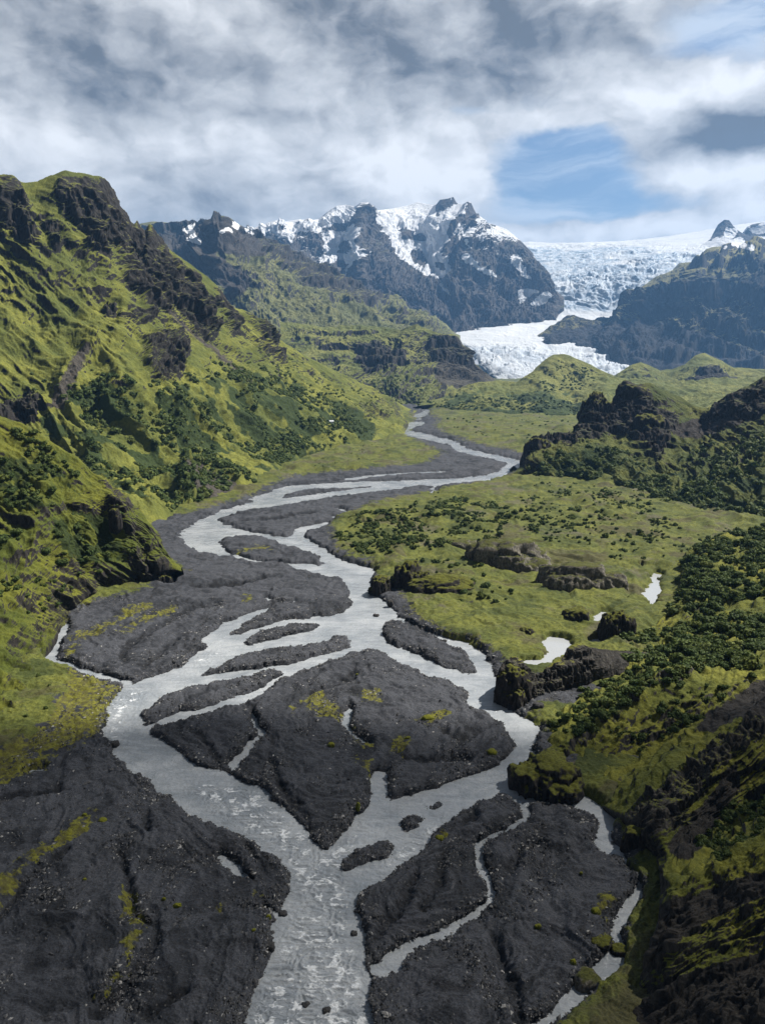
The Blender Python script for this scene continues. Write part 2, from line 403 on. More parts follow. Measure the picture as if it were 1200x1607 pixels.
sheet('left_near_hill', [
    [('g', -260, 1500), ('g', 0, 1215), ('g', 62, 1060), ('g', 95, 990), ('g', 150, 946), ('g', 215, 926), ('g', 285, 905)],
    [('g', -220, 1300, 1.), ('g', 0, 1090, 1.5), ('g', 60, 1000, 2), ('g', 105, 955, 2), ('g', 150, 930, 2), ('g', 215, 915, 2), ('g', 285, 900, -2)],
    [(-200, 1000, 255), (0, 930, 288), (60, 890, 318), (120, 872, 345), (180, 872, 357), (230, 885, 365), (285, 897, 366)],
    [(-200, 800, 330), (0, 790, 345), (60, 790, 352), (110, 795, 362), (170, 825, 368), (220, 850, 370), (285, 890, 370)],
    [(-200, 600, 420), (-60, 635, 405), (0, 655, 400), (30, 668, 397), (65, 690, 394), (110, 718, 390), (135, 735, 390), (160, 755, 388), (200, 790, 384), (240, 835, 378), (262, 870, 372), (290, 905, 372)]],
    520, 480, M_near, (110, 75), amp=3.4, L=24., gully=2.2, ribs=[(1, .8, 40, 170, 4., 1.2), (1, .7, 16, 80, 1.6, 1.)], gk=12., terrace=(6., .7), slope=(.95, 1.2), ridgedamp=.5, bias=-.3, ridgemix=.35, carve=[([(60, 700, 10), (110, 800, 14), (130, 900, 14)], -5, 8), ([(0, 780, 14), (60, 830, 14), (100, 900, 14), (130, 930, 10)], 5, 8), ([(160, 760, 10), (185, 820, 14), (225, 880, 14)], 4, 7), ([(150, 800, 12), (165, 880, 12)], -5, 8)],
    rock=[[(165, 785), (185, 800), (190, 825), (172, 825)], [(205, 880), (265, 880), (270, 915), (215, 915)], [(155, 750), (210, 790), (205, 815), (185, 800)]],
    lush=[[(0, 720), (90, 730), (120, 780), (0, 800)], [(90, 800), (190, 820), (200, 880), (120, 880), (90, 850)]])

sheet('right_near_hill', [
    [('g', 900, 1720), (1020, 1720, 97), (1150, 1720, 93), (1400, 1720, 88)],
    [('g', 965, 1585), (1005, 1575, 112), (1050, 1550, 111), (1130, 1500, 113), (1200, 1490, 112), (1400, 1440, 108)],
    [('g', 1026, 1450), (1045, 1425, 124), (1060, 1400, 127), (1130, 1370, 129), (1200, 1320, 131), (1400, 1250, 129)],
    [('g', 1022, 1375), (1042, 1330, 147), (1080, 1320, 153), (1140, 1300, 156), (1200, 1262, 159), (1400, 1190, 155)],
    [('g', 972, 1300), (990, 1290, 159), (1015, 1266, 162), (1060, 1228, 167), (1100, 1193, 171), (1140, 1158, 175), (1200, 1132, 179), (1400, 1040, 185)],
    [('g', 900, 1252), (960, 1215, 187), (1020, 1178, 195), (1080, 1143, 201), (1130, 1113, 206), (1200, 1088, 212), (1400, 1020, 216)],
    [('g', 830, 1200), (870, 1180, 197), (910, 1172, 197), (960, 1138, 205), (1000, 1104, 212), (1050, 1074, 218), (1100, 1066, 222), (1150, 1066, 223), (1200, 1052, 226), (1400, 990, 230)],
    [('g', 845, 1120), ('q', 905, 224, 0), ('q', 960, 233, 1), ('q', 1010, 241, 3), ('q', 1060, 246, 6), ('q', 1120, 250, 8), ('q', 1200, 256, 10), ('q', 1400, 256, 20)],
    [('g', 880, 1080), (960, 1052, 262), (1010, 1020, 272), (1060, 1000, 281), (1120, 980, 287), (1200, 955, 292), (1400, 910, 292)],
    [('g', 1048, 962), (1062, 952, 322), (1085, 925, 333), (1120, 905, 342), (1200, 885, 348), (1400, 840, 348)],
    [('g', 1058, 905), (1075, 886, 382), (1105, 862, 398), (1140, 842, 425), (1200, 833, 440), (1400, 795, 450)],
    [('q', 1010, 372, -3), ('q', 1060, 402, -3), ('q', 1100, 425, -3), ('q', 1150, 455, -3), ('q', 1200, 475, -3), ('q', 1400, 490, 2)]],
    860, 980, M_right, (0, 0), widen=130, ribs=[(-1, .62, 42, 190, 2.2, 1.1), (-1, .7, 17, 70, 1.1, 1.), (-.6, 1, 11, 30, .5, 1.)], amp=2.2, L=11., gully=0., terrace=(4.2, .6), slope=(.92, 1.2), ridgedamp=0, bias=-.2,
    rock=[[(950, 1290), (1000, 1270), (1060, 1225), (1140, 1155), (1200, 1130), (1200, 1160), (1140, 1190), (1080, 1260), (1040, 1320), (990, 1345), (960, 1330)]],
    rockstrokes=[[(880, 1185, 8), (915, 1170, 7), (960, 1138, 7), (1000, 1104, 6), (1050, 1073, 7), (1090, 1066, 6)], [(1010, 1165, 6), (1060, 1135, 6), (1110, 1110, 5), (1180, 1070, 6)]],
    soil=[[(1200, 1065), (1150, 1095), (1110, 1120), (1090, 1145), (1120, 1150), (1150, 1130), (1210, 1120)], [(1000, 1490), (1030, 1420), (1100, 1400), (1200, 1365), (1210, 1400), (1120, 1440), (1050, 1490), (1010, 1530)],
          [(990, 1560), (1050, 1540), (1120, 1515), (1210, 1500), (1250, 1640), (1000, 1640)], [(1040, 1330), (1080, 1290), (1120, 1240), (1150, 1200), (1160, 1240), (1120, 1300), (1080, 1350)]], cliffamp=1.5)

sheet('crag_hill', [
    [('g', 798, 752), ('g', 840, 755), ('g', 900, 760), ('g', 960, 770), ('g', 1020, 792), ('g', 1100, 815), ('g', 1200, 830), ('g', 1400, 850)],
    [(806, 742, 715), (850, 730, 715), (900, 722, 715), (960, 720, 710), (1020, 725, 690), (1080, 735, 660), (1140, 725, 640), (1200, 715, 620), (1400, 700, 600)],
    [(812, 735, 735), (850, 712, 745), (900, 700, 755), (940, 690, 765), (985, 690, 765), (1020, 700, 740), (1060, 690, 745), (1100, 690, 745), (1150, 672, 720), (1200, 655, 700), (1400, 630, 680)],
    [(818, 728, 750), (838, 698, 765), (870, 695, 775), (905, 685, 780), (925, 660, 795), (950, 655, 800), (985, 650, 800), (1005, 655, 795), (1045, 640, 805), (1095, 660, 810), (1150, 640, 760), (1200, 618, 745), (1400, 590, 720)],
    [(815, 724, 760), (824, 700, 768), (834, 688, 772), (850, 684, 780), (862, 690, 785), (880, 686, 790), (903, 676, 800), (912, 650, 808), (920, 632, 812), (934, 618, 815), (938, 625, 816), (950, 640, 816), (966, 640, 815), (970, 606, 820),
     (980, 598, 822), (1000, 604, 830), (1020, 601, 838), (1040, 612, 842), (1075, 628, 845), (1095, 645, 850), (1112, 655, 850), (1122, 640, 830), (1140, 622, 800), (1165, 610, 790), (1200, 590, 780), (1400, 560, 760)]],
    640, 460, M_crag, (140, 90), amp=5.0, L=34., gully=3., ribs=[(1, 1.1, 34, 110, 5, 1.1), (1, .8, 12, 40, 2, 1.)], gk=22., terrace=(11., .8), slope=(.80, 1.05), ridgedamp=.8, bias=-.1,
    rock=[[(815, 725), (835, 688), (870, 690), (905, 678), (930, 618), (965, 640), (972, 600), (1010, 603), (1020, 640), (1060, 660), (1040, 730), (1000, 700), (960, 680), (930, 690), (900, 700), (850, 705), (825, 735)],
          [(1115, 655), (1130, 625), (1200, 600), (1230, 640), (1170, 660)]],
    soil=[[(1115, 650), (1150, 640), (1200, 650), (1150, 670), (1080, 690), (1050, 670)]],
    lush=[[(840, 745), (900, 700), (960, 705), (1040, 740), (1100, 740), (1210, 730), (1210, 830), (1030, 790), (900, 760)]], cliffamp=1.6)

sheet('ridge_by_ponds', [
    [('g', 772, 1112), ('g', 820, 1118), ('g', 860, 1108), ('g', 900, 1098), ('g', 960, 1085), ('g', 1030, 1062), ('g', 1080, 1050)],
    [(776, 1085, 232), (815, 1085, 233), (850, 1085, 234), (890, 1062, 238), (945, 1055, 243), (1025, 1042, 256), (1080, 1040, 268)],
    [(778, 1062, 236), (790, 1040, 238), (806, 1031, 239), (818, 1036, 240), (830, 1062, 240), (845, 1058, 241), (862, 1046, 242), (880, 1034, 244), (896, 1014, 247), (905, 1010, 248), (918, 1014, 249), (945, 1020, 251), (985, 1022, 257), (1026, 1024, 264), (1080, 1026, 272)]],
    420, 220, M_right, (16, 22), amp=1.5, L=9., terrace=(3.5, .5), slope=(.6, .85), ridgedamp=.6, bias=0.,
    rock=[[(775, 1100), (780, 1045), (806, 1030), (850, 1060), (905, 1012), (935, 1030), (920, 1070), (870, 1095), (820, 1112)]],
    soil=[[(905, 1015), (1025, 1022), (1000, 1050), (930, 1090), (880, 1100), (900, 1050)]], cliffamp=1.6)

sheet('columnar_hill', [
    [(440, 642, 1740), (560, 646, 1740), (600, 648, 1740), (660, 642, 1790), (700, 634, 1900), (760, 615, 2080), (800, 607, 2180)],
    [(440, 605, 1940), (560, 604, 1940), (600, 602, 1970), (640, 592, 2000), (690, 592, 2050), (740, 597, 2140), (800, 605, 2240)],
    [(440, 560, 2150), (560, 562, 2150), (610, 556, 2150), (650, 550, 2150), (690, 560, 2150), (730, 570, 2180), (760, 592, 2220), (800, 604, 2260)],
    [(440, 505, 2350), (500, 512, 2380), (540, 512, 2380), (600, 512, 2350), (628, 517, 2310), (640, 512, 2290), (655, 507, 2280), (662, 513, 2280), (690, 523, 2250), (702, 526, 2240), (706, 524, 2240), (716, 527, 2240), (724, 536, 2240), (732, 560, 2240), (760, 584, 2260), (780, 598, 2270), (800, 604, 2290)]],
    520, 320, M_mound, (300, 200), amp=22., L=130., gully=24., gk=16., terrace=(40., .8), slope=(.78, 1.02), ridgedamp=.7,
    rock=[[(670, 528), (715, 527), (730, 545), (735, 570), (700, 565), (675, 560)], [(560, 540), (620, 545), (640, 570), (600, 590), (560, 575)]],
    soil=[[(690, 565), (735, 565), (780, 598), (760, 612), (700, 605), (680, 590)]], cliffamp=1.0)

sheet('grassy_mounds', [
    [('g', 640, 640, -1), ('g', 700, 646, -1), ('g', 800, 653, -1), ('g', 900, 658, -1), ('g', 1000, 661, -1), ('g', 1400, 666, -1)],
    [(655, 637, 1660), (700, 632, 1690), (760, 625, 1710), (800, 628, 1710), (850, 618, 1720), (900, 627, 1700), (950, 613, 1720), (1000, 622, 1700), (1100, 622, 1700), (1400, 612, 1650)],
    [(660, 634, 1675), (700, 623, 1760), (730, 610, 1820), (790, 608, 1850), (840, 600, 1880), (868, 588, 1920), (900, 596, 1930), (945, 596, 1940), (1000, 605, 1930), (1400, 600, 1900)],
    [(655, 634, 1685), (690, 625, 1760), (705, 620, 1790), (715, 612, 1820), (730, 606, 1850), (745, 601, 1870), (785, 597, 1900), (810, 600, 1900), (835, 584, 1950), (855, 566, 1990), (868, 558, 2000), (885, 557, 2000), (905, 564, 2000), (925, 572, 2000), (945, 582, 2000), (965, 592, 2000), (1000, 600, 2000), (1400, 590, 1950)]],
    560, 240, M_mound, (250, 130), amp=13., L=110., ribs=[(1, .9, 30, 70, 10, 1.)], gully=12., gk=18., terrace=(30., .5), slope=(.9, 1.2), ridgedamp=.8, bias=-.3,
    rock=[[(700, 620), (735, 605), (745, 612), (715, 625)]], lush=[[(660, 640), (720, 615), (780, 620), (850, 612), (930, 625), (1000, 620), (1000, 660), (800, 655)]])
sheet('far_mounds', [
    [(900, 650, 2050), (1000, 650, 2050), (1100, 650, 2050), (1400, 650, 2050)],
    [(905, 620, 2200), (965, 612, 2200), (1005, 605, 2200), (1050, 612, 2200), (1105, 600, 2200), (1160, 612, 2200), (1400, 610, 2200)],
    [(900, 606, 2300), (935, 598, 2300), (965, 588, 2300), (990, 573, 2330), (1005, 569, 2350), (1018, 573, 2350), (1035, 582, 2350), (1055, 580, 2350), (1075, 572, 2350), (1092, 558, 2390), (1105, 554, 2400), (1130, 566, 2400), (1150, 577, 2350), (1200, 580, 2350), (1400, 575, 2300)]],
    460, 180, M_mound, (300, 150), amp=16., L=120., gully=18., gk=16., terrace=(40., .5), slope=(.85, 1.15), ridgedamp=.8, bias=-.3,
    rock=[[(1075, 600), (1110, 580), (1140, 590), (1130, 620), (1090, 630)]], soil=[[(1070, 610), (1110, 578), (1165, 600), (1140, 640), (1080, 640)]])

sheet('green_far_slopes', [
    [(180, 640, 2200), (250, 630, 2250), (400, 600, 2300), (500, 575, 2500), (600, 545, 2800), (680, 545, 3000), (722, 545, 3200)],
    [(180, 500, 2900), (250, 485, 2950), (350, 465, 3000), (430, 482, 3000), (500, 492, 3100), (560, 502, 3200), (620, 508, 3300), (695, 524, 3500), (722, 532, 3600)],
    [(150, 420, 3500), (230, 410, 3550), (300, 400, 3500), (318, 385, 3480), (335, 370, 3450), (350, 370, 3450), (362, 385, 3450), (420, 425, 3500), (480, 455, 3500), (540, 478, 3600), (600, 495, 3700), (660, 509, 3800), (722, 530, 3800)],
    [(150, 395, 3800), (230, 392, 3850), (290, 388, 3900), (340, 383, 3900), (380, 390, 3850), (440, 415, 3850), (500, 448, 3850), (560, 470, 3900), (620, 490, 4000), (670, 508, 4000), (722, 528, 4000)],
    [(120, 372, 4200), (190, 358, 4200), (222, 350, 4200), (240, 347, 4200), (265, 349, 4200), (284, 356, 4200), (292, 352, 4200), (325, 346, 4150), (338, 341, 4120), (350, 338, 4100), (362, 342, 4100), (375, 352, 4150), (400, 364, 4200), (450, 388, 4200), (500, 422, 4200), (560, 452, 4200), (620, 478, 4300), (670, 502, 4300), (722, 526, 4300)]],
    620, 380, M_far, (900, 500), amp=46., L=330., ribs=[(1, .62, 42, 200, 46, 1.2), (1, .9, 15, 70, 14, 1.)], gully=45., gk=24., terrace=(80., .7), slope=(.9, 1.12), ridgedamp=1.0, bias=-.15,
    rock=[[(225, 350), (285, 357), (350, 340), (430, 372), (500, 420), (560, 455), (610, 480), (560, 490), (480, 460), (420, 420), (370, 385), (330, 370), (300, 400), (260, 400), (225, 370)]],
    soil=[[(235, 352), (290, 355), (350, 340), (400, 365), (420, 400), (370, 400), (330, 395), (390, 430), (380, 460), (320, 430), (260, 400)]],
    snow=[[(284, 360), (296, 353), (308, 352), (303, 360), (312, 372), (316, 378), (312, 386), (300, 378), (288, 372), (300, 368)], [(357, 350), (364, 347), (375, 352), (372, 358), (362, 355)], [(352, 355), (360, 356), (368, 362), (358, 362)], [(388, 358), (402, 366), (398, 368), (386, 362)], [(342, 362), (350, 363), (356, 370), (348, 368)]])

def snow_fn(P, N, sl, B):
    px, py = project(P)
    n = fbm3(P, 1 / 210., 5, .6)
    alt = sstep(420, 345, py) * sstep(470, 400, py)
    br_ = sstep(.05, .4, fbm3(P, 1 / 90., 5, .6) + (sl - 1.0) * .9)
    auto = sstep(.10, .30, n - (sl - .80) * 1.0 + (alt - .62) * 1.3)
    auto *= sstep(445, 405, py)
    return np.maximum(B * (1.25 - .4 * br_), auto * .9)
sheet('snow_mountain', [
    [(330, 600, 3600), (500, 600, 3600), (600, 600, 3700), (690, 598, 3850), (716, 562, 4350), (714, 532, 4740), (760, 523, 4980), (840, 507, 5280), (865, 500, 5380), (885, 488, 5480)],
    [(330, 500, 4900), (500, 505, 4900), (600, 520, 4900), (700, 528, 4900), (750, 518, 5000), (840, 502, 5200), (862, 497, 5300), (885, 482, 5450)],
    [(330, 440, 5500), (480, 435, 5500), (530, 438, 5450), (570, 420, 5350), (600, 440, 5400), (640, 455, 5400), (690, 470, 5400), (750, 470, 5350), (800, 474, 5400), (862, 482, 5450), (885, 478, 5500)],
    [(330, 400, 6000), (450, 380, 6000), (520, 388, 6050), (545, 395, 6000), (565, 360, 5900), (585, 370, 5850), (610, 395, 5950), (650, 398, 6100), (685, 410, 6000), (705, 390, 5850), (735, 385, 5750), (800, 420, 5700), (850, 440, 5600), (870, 460, 5550), (885, 470, 5550)],
    [(330, 372, 6500), (390, 360, 6500), (420, 350, 6420), (432, 346, 6400), (445, 348, 6400), (470, 344, 6400), (483, 346, 6450), (500, 344, 6550), (517, 330, 6500), (528, 323, 6480), (542, 321, 6500), (556, 324, 6420), (566, 318, 6350), (578, 317, 6300), (590, 330, 6350), (610, 328, 6650), (640, 322, 6750), (655, 317, 6750), (680, 322, 6650), (685, 320, 6450), (690, 313, 6400), (700, 312, 6400), (711, 309, 6400), (716, 318, 6420), (726, 320, 6400), (733, 316, 6300), (738, 317, 6290), (745, 332, 6250), (755, 342, 6220), (765, 350, 6200), (780, 354, 6180), (795, 360, 6150), (815, 376, 6100), (835, 396, 6000), (850, 425, 5800), (872, 456, 5650), (885, 466, 5650)]],
    860, 500, M_snow, (1500, 700), carve=[([(575, 318, 8), (585, 345, 10), (600, 375, 10), (616, 402, 10), (640, 425, 10), (690, 455, 8), (740, 490, 8)], 60, 7), ([(572, 320, 6), (560, 355, 8), (566, 395, 8), (588, 402, 8), (610, 440, 8), (640, 475, 8)], 50, 7), ([(640, 335, 30), (660, 380, 30), (670, 420, 20), (700, 455, 12)], -50, 10),
        ([(735, 317, 6), (745, 350, 8), (758, 385, 9), (740, 412, 9), (765, 440, 9), (800, 465, 8)], 80, 7), ([(738, 410, 7), (715, 440, 8), (705, 475, 8), (735, 505, 8)], 90, 6), ([(716, 330, 7), (706, 372, 8), (690, 395, 8), (692, 430, 8)], 50, 6), ([(545, 372, 16), (540, 410, 14), (560, 450, 10), (600, 490, 8)], -40, 8),
        ([(470, 344, 6), (500, 385, 8), (520, 430, 8), (570, 480, 8)], 90, 7), ([(795, 360, 6), (820, 410, 8), (850, 450, 8)], 90, 7), ([(770, 400, 8), (790, 430, 8), (830, 465, 6)], -80, 6), ([(430, 346, 6), (450, 390, 8), (470, 430, 8)], 80, 7), ([(650, 425, 7), (680, 475, 8), (700, 505, 8)], 80, 6), ([(620, 440, 6), (650, 490, 8)], -70, 6)], amp=62., L=480., gully=95., gk=30., terrace=(150., .4), slope=(.3, .6), ridgedamp=.97, warp=6., snowfn=snow_fn, ridgemix=.75,
    soil=[[(540, 430), (600, 410), (640, 430), (700, 450), (760, 430), (850, 460), (850, 500), (740, 520), (600, 510), (520, 470)]],
    snow=[[(484, 346), (518, 335), (532, 324), (552, 326), (556, 330), (546, 352), (520, 352), (508, 360), (495, 366), (484, 360)], [(507, 365), (530, 358), (545, 357), (562, 357), (558, 372), (560, 390), (575, 397), (555, 410), (537, 435), (545, 413), (525, 407), (510, 416), (497, 404), (510, 395)],
        [(585, 332), (630, 324), (655, 318), (684, 322), (690, 330), (717, 322), (730, 340), (718, 362), (705, 374), (692, 395), (705, 405), (705, 425), (686, 437), (655, 424), (628, 406), (618, 388), (602, 358), (587, 345)],
        [(724, 360), (732, 372), (735, 392), (728, 378)], [(722, 402), (735, 398), (760, 420), (780, 434), (770, 434), (745, 420)], [(752, 368), (760, 364), (756, 378), (750, 382)], [(764, 360), (780, 362), (782, 368), (770, 368)],
        [(420, 352), (432, 350), (436, 358), (428, 361)], [(446, 350), (470, 352), (478, 364), (466, 361), (462, 372), (455, 382), (446, 374), (422, 362), (446, 362)], [(685, 440), (700, 450), (708, 465), (698, 456)], [(845, 465), (858, 455), (866, 466), (850, 480), (835, 476)], [(800, 405), (812, 400), (830, 440), (818, 430)], [(812, 458), (832, 452), (845, 458), (828, 466), (818, 476)]])
# take rock islands out of the central snowfield
def punch(name, polys, ch=2):
    o = bpy.data.objects[name]; P, N, sl, at_ = SHEETS[name]
    m = sample_px(pixmask(polys, 1.2), P, 5.)
    at_[..., ch] *= 1 - np.clip(m * 1.2, 0, 1)
    o.data.attributes['m'].data.foreach_set('color', np.ascontiguousarray(at_, np.float32).ravel())
punch('snow_mountain', [[(625, 362), (635, 358), (650, 364), (667, 370), (665, 378), (642, 372), (627, 375)], [(645, 395), (660, 390), (667, 415), (650, 413)], [(684, 408), (700, 414), (694, 426), (684, 420)],
    [(530, 383), (545, 376), (549, 386), (542, 398), (531, 394)], [(506, 358), (530, 350), (546, 352), (540, 362), (520, 360)], [(548, 350), (562, 326), (580, 318), (594, 334), (590, 350), (604, 372), (622, 404), (600, 400), (575, 392), (562, 376), (566, 356)], [(684, 322), (690, 312), (712, 310), (716, 320), (696, 332), (686, 338)],
    [(718, 338), (728, 332), (736, 316), (752, 342), (740, 350), (722, 350), (706, 374), (700, 366)]])

# ------------------------------------------------------------------ glacier
def glacier_mat():
    m, t, b = new_mat('glacier_ice')
    pos = t.new('ShaderNodeNewGeometry').outputs['Position']
    at_ = t.new('ShaderNodeAttribute', attribute_name='m')
    sep = t.new('ShaderNodeSeparateColor'); t.put(sep.inputs[0], at_.outputs['Color'])
    n1 = t.noise(pos, 1 / 110., 9, .68, 1.6); n2 = t.noise(pos, 1 / 300., 5, .6)
    ice = t.mix(t.ss(n1, .38, .62), (.22, .29, .38), (.50, .55, .61))
    snow = t.mix(t.ss(n2, .3, .7), (.50, .53, .57), (.60, .62, .65))
    dirty = t.mix(t.ss(n1, .4, .6), (.10, .11, .13), (.5, .53, .56))
    c = t.mix(t.ss(t.math('ADD', sep.outputs[0], t.math('MULTIPLY_ADD', n2, .6, -.3)), .3, .7), snow, ice)
    c = t.mix(t.ss(t.math('ADD', sep.outputs[1], t.math('MULTIPLY_ADD', n1, .8, -.4)), .35, .7), c, dirty)
    t.put(b.inputs['Base Color'], c); b.inputs['Roughness'].default_value = .7; b.inputs['Specular IOR Level'].default_value = .25
    bp = t.new('ShaderNodeBump'); bp.inputs['Strength'].default_value = .8; bp.inputs['Distance'].default_value = 14
    t.put(bp.inputs['Height'], n1); t.put(b.inputs['Normal'], bp.outputs[0])
    return m
M_ice = glacier_mat()
def glac_post(P, tt, ss):
    px, py = project(P)
    ice = sstep(375, 400, py) * (1 - sstep(478, 495, py)) + .8 * sstep(535, 550, py)
    c = rid2(P[..., 0] / 420 + 1.3 * fbm2(P[..., 0] / 600, P[..., 1] / 600, 4), P[..., 1] / 170 + .9 * fbm2(P[..., 0] / 300, P[..., 1] / 500, 4, .5, 5.), 6, .62, 3)
    P[..., 2] += 46 * ice * (c - .2) * (.5 + .9 * sstep(-.4, .5, fbm2(P[..., 0] / 700, P[..., 1] / 900, 3, .5, 8.))) + 3 * c
    return P
gl = sheet('glacier', [
    [(765, 588, 4050), (785, 604, 3900), (850, 615, 3800), (950, 608, 3800), (1150, 604, 3800)],
    [(724, 541, 4500), (745, 552, 4350), (800, 566, 4200), (870, 577, 4100), (960, 584, 4050), (1150, 588, 4050)],
    [(713, 526, 4700), (760, 520, 4800), (840, 516, 4900), (900, 520, 4900), (1000, 532, 4800), (1150, 540, 4700)],
    [(730, 515, 5000), (830, 501, 5300), (870, 496, 5400), (940, 496, 5400), (1020, 482, 5400), (1150, 480, 5400)],
    [(800, 490, 5500), (860, 472, 5700), (900, 462, 5800), (960, 452, 5800), (1020, 442, 5800), (1200, 430, 5800)],
    [(780, 430, 6500), (850, 428, 6500), (900, 422, 6500), (960, 412, 6500), (1040, 406, 6500), (1280, 400, 6500)],
    [(770, 384, 8000), (830, 379, 8000), (860, 381, 8000), (900, 381, 8000), (960, 379, 8100), (1000, 376, 8200), (1050, 370, 8300), (1100, 362, 8400), (1160, 352, 8400), (1200, 347, 8500), (1400, 338, 8500)]],
    620, 460, M_ice, (3000, 200), amp=10., L=260., ridgedamp=.7, post=glac_post)
P, N, sl, A = SHEETS['glacier']
px, py = project(P)
A[..., 0] = np.clip(sstep(378, 398, py) * (1 - sstep(480, 500, py)) * (.75 + .6 * fbm3(P, 1 / 500., 4)) + .45 * sstep(530, 545, py), 0, 1) * (1 - sstep(1000, 1080, px) * sstep(400, 380, py))
A[..., 1] = np.clip(sstep(540, 585, py) * sstep(830, 740, px) + .55 * sstep(575, 600, py), 0, 1)
gl.data.attributes['m'].data.foreach_set('color', np.ascontiguousarray(A, np.float32).ravel())

def nun_snow(P, N, sl, B):
    return np.maximum(B, sstep(.1, .3, fbm3(P, 1 / 260., 4) - (sl - .75) * .8 - .1))
sheet('rock_peaks_in_ice', [
    [(1095, 388, 6900), (1130, 388, 6800), (1160, 388, 6800), (1200, 388, 6800), (1400, 388, 6800)],
    [(1095, 387, 6950), (1120, 372, 7000), (1135, 365, 7000), (1150, 372, 7000), (1165, 376, 7000), (1180, 372, 7000), (1200, 372, 7000), (1400, 372, 7000)],
    [(1095, 386, 7000), (1113, 378, 7050), (1119, 365, 7080), (1126, 352, 7100), (1136, 344, 7100), (1144, 345, 7100), (1150, 354, 7100), (1158, 362, 7100), (1164, 366, 7100), (1172, 356, 7100), (1180, 352, 7100), (1200, 348, 7100), (1230, 352, 7100), (1400, 356, 7100)]],
    260, 120, M_snow, (400, 300), amp=30., L=250., gully=30, gk=20, slope=(.2, .45), ridgedamp=.8, snowfn=nun_snow,
    snow=[[(1140, 356), (1156, 360), (1150, 372), (1128, 378), (1136, 366)], [(1176, 360), (1200, 348), (1240, 350), (1230, 364), (1190, 366)], [(1100, 380), (1140, 376), (1165, 372), (1160, 390), (1100, 392)]])

sheet('dark_far_mountain', [
    [(800, 545, 4560), (818, 538, 4640), (860, 549, 4490), (900, 547, 4510), (930, 550, 4470), (950, 561, 4320), (975, 574, 4130), (1000, 586, 3980), (1100, 602, 3850), (1200, 606, 3800), (1400, 610, 3800)],
    [(806, 541, 4600), (820, 537, 4680), (860, 535, 4640), (890, 528, 4680), (930, 530, 4660), (960, 538, 4540), (1000, 549, 4400), (1100, 557, 4250), (1200, 560, 4150), (1400, 560, 4000)],
    [(810, 539, 4650), (867, 522, 4780), (897, 513, 4860), (940, 510, 4890), (965, 507, 4860), (1000, 503, 4750), (1060, 502, 4600), (1120, 502, 4500), (1200, 492, 4450), (1400, 480, 4300)],
    [(812, 537, 4700), (870, 520, 4830), (900, 510, 4920), (960, 507, 4940), (985, 488, 4900), (1010, 478, 4820), (1060, 470, 4700), (1110, 465, 4650), (1200, 450, 4600), (1400, 430, 4500)],
    [(814, 536, 4710), (870, 519, 4840), (900, 509, 4930), (965, 505, 4950), (990, 482, 4940), (1015, 464, 4890), (1080, 438, 4800), (1130, 432, 4780), (1200, 418, 4770), (1400, 400, 4700)],
    [(815, 535, 4720), (870, 519, 4850), (900, 508, 4940), (965, 504, 4960), (992, 478, 4970), (1012, 456, 5020), (1060, 432, 5070), (1110, 420, 5070), (1160, 410, 5070), (1200, 400, 5070), (1400, 390, 5000)],
    [(816, 534, 4730), (870, 518, 4860), (900, 507, 4950), (968, 503, 4970), (993, 478, 5000), (1003, 462, 5060), (1010, 450, 5090), (1030, 436, 5160), (1042, 432, 5160), (1055, 425, 5210), (1066, 413, 5210), (1092, 411, 5250), (1110, 393, 5300), (1145, 385, 5400), (1200, 377, 5500), (1400, 370, 5500)]],
    640, 420, M_east, (1500, 600), amp=70., L=420., gully=90., gk=20., ribs=[(-1, .8, 50, 160, 70, 1.2), (-1, .5, 16, 60, 22, 1.)], terrace=(130., .9), slope=(.74, 1.0), ridgedamp=.85, tmix=(.9, .2), bias=.1,
    soil=[[(815, 537), (870, 518), (960, 506), (1010, 500), (1100, 520), (1200, 560), (1200, 610), (1000, 590), (940, 560), (900, 550)]],
    rock=[[(1085, 440), (1140, 438), (1130, 480), (1080, 475)], [(1150, 460), (1210, 450), (1210, 490), (1160, 490)], [(1010, 470), (1080, 450), (1080, 490), (1000, 495)]],
    snow=[[(1150, 378), (1185, 385), (1180, 392), (1150, 386)], [(1130, 387), (1145, 385), (1140, 390)]])
print('sheets', time.time() - T0)
# ------------------------------------------------------------------ valley floor: wet and dry outlines (photograph px, laid on the ground)
UMIN, UMAX, L0, L1, CELL = -.95, .95, math.log(78), math.log(2700), .0016
NC, NRW = int((UMAX - UMIN) / CELL), int((L1 - L0) / CELL)
def g2r(px, py):
    g = ground(px, np.maximum(py, 606.0), 0.0)
    return np.stack([(g[0] / g[1] - UMIN) / CELL, (np.log(g[1]) - L0) / CELL], 1)
def dens(p, k=3):
    p = np.asarray(p, float); q = np.roll(p, -1, 0); t = np.arange(k)[None, :, None] / k
    return (p[:, None] + (q - p)[:, None] * t).reshape(-1, 2)
def wpoly(M, pts, val=True, smooth=True):
    p = dens(catmull(pts, True, 4) if smooth else pts, 2)
    fill(M, g2r(p[:, 0], p[:, 1]), val)
def wstroke(M, pts, val=True):
    p = stroke(pts); fill(M, g2r(p[:, 0], p[:, 1]), val)
wet = np.zeros((NRW, NC), bool)
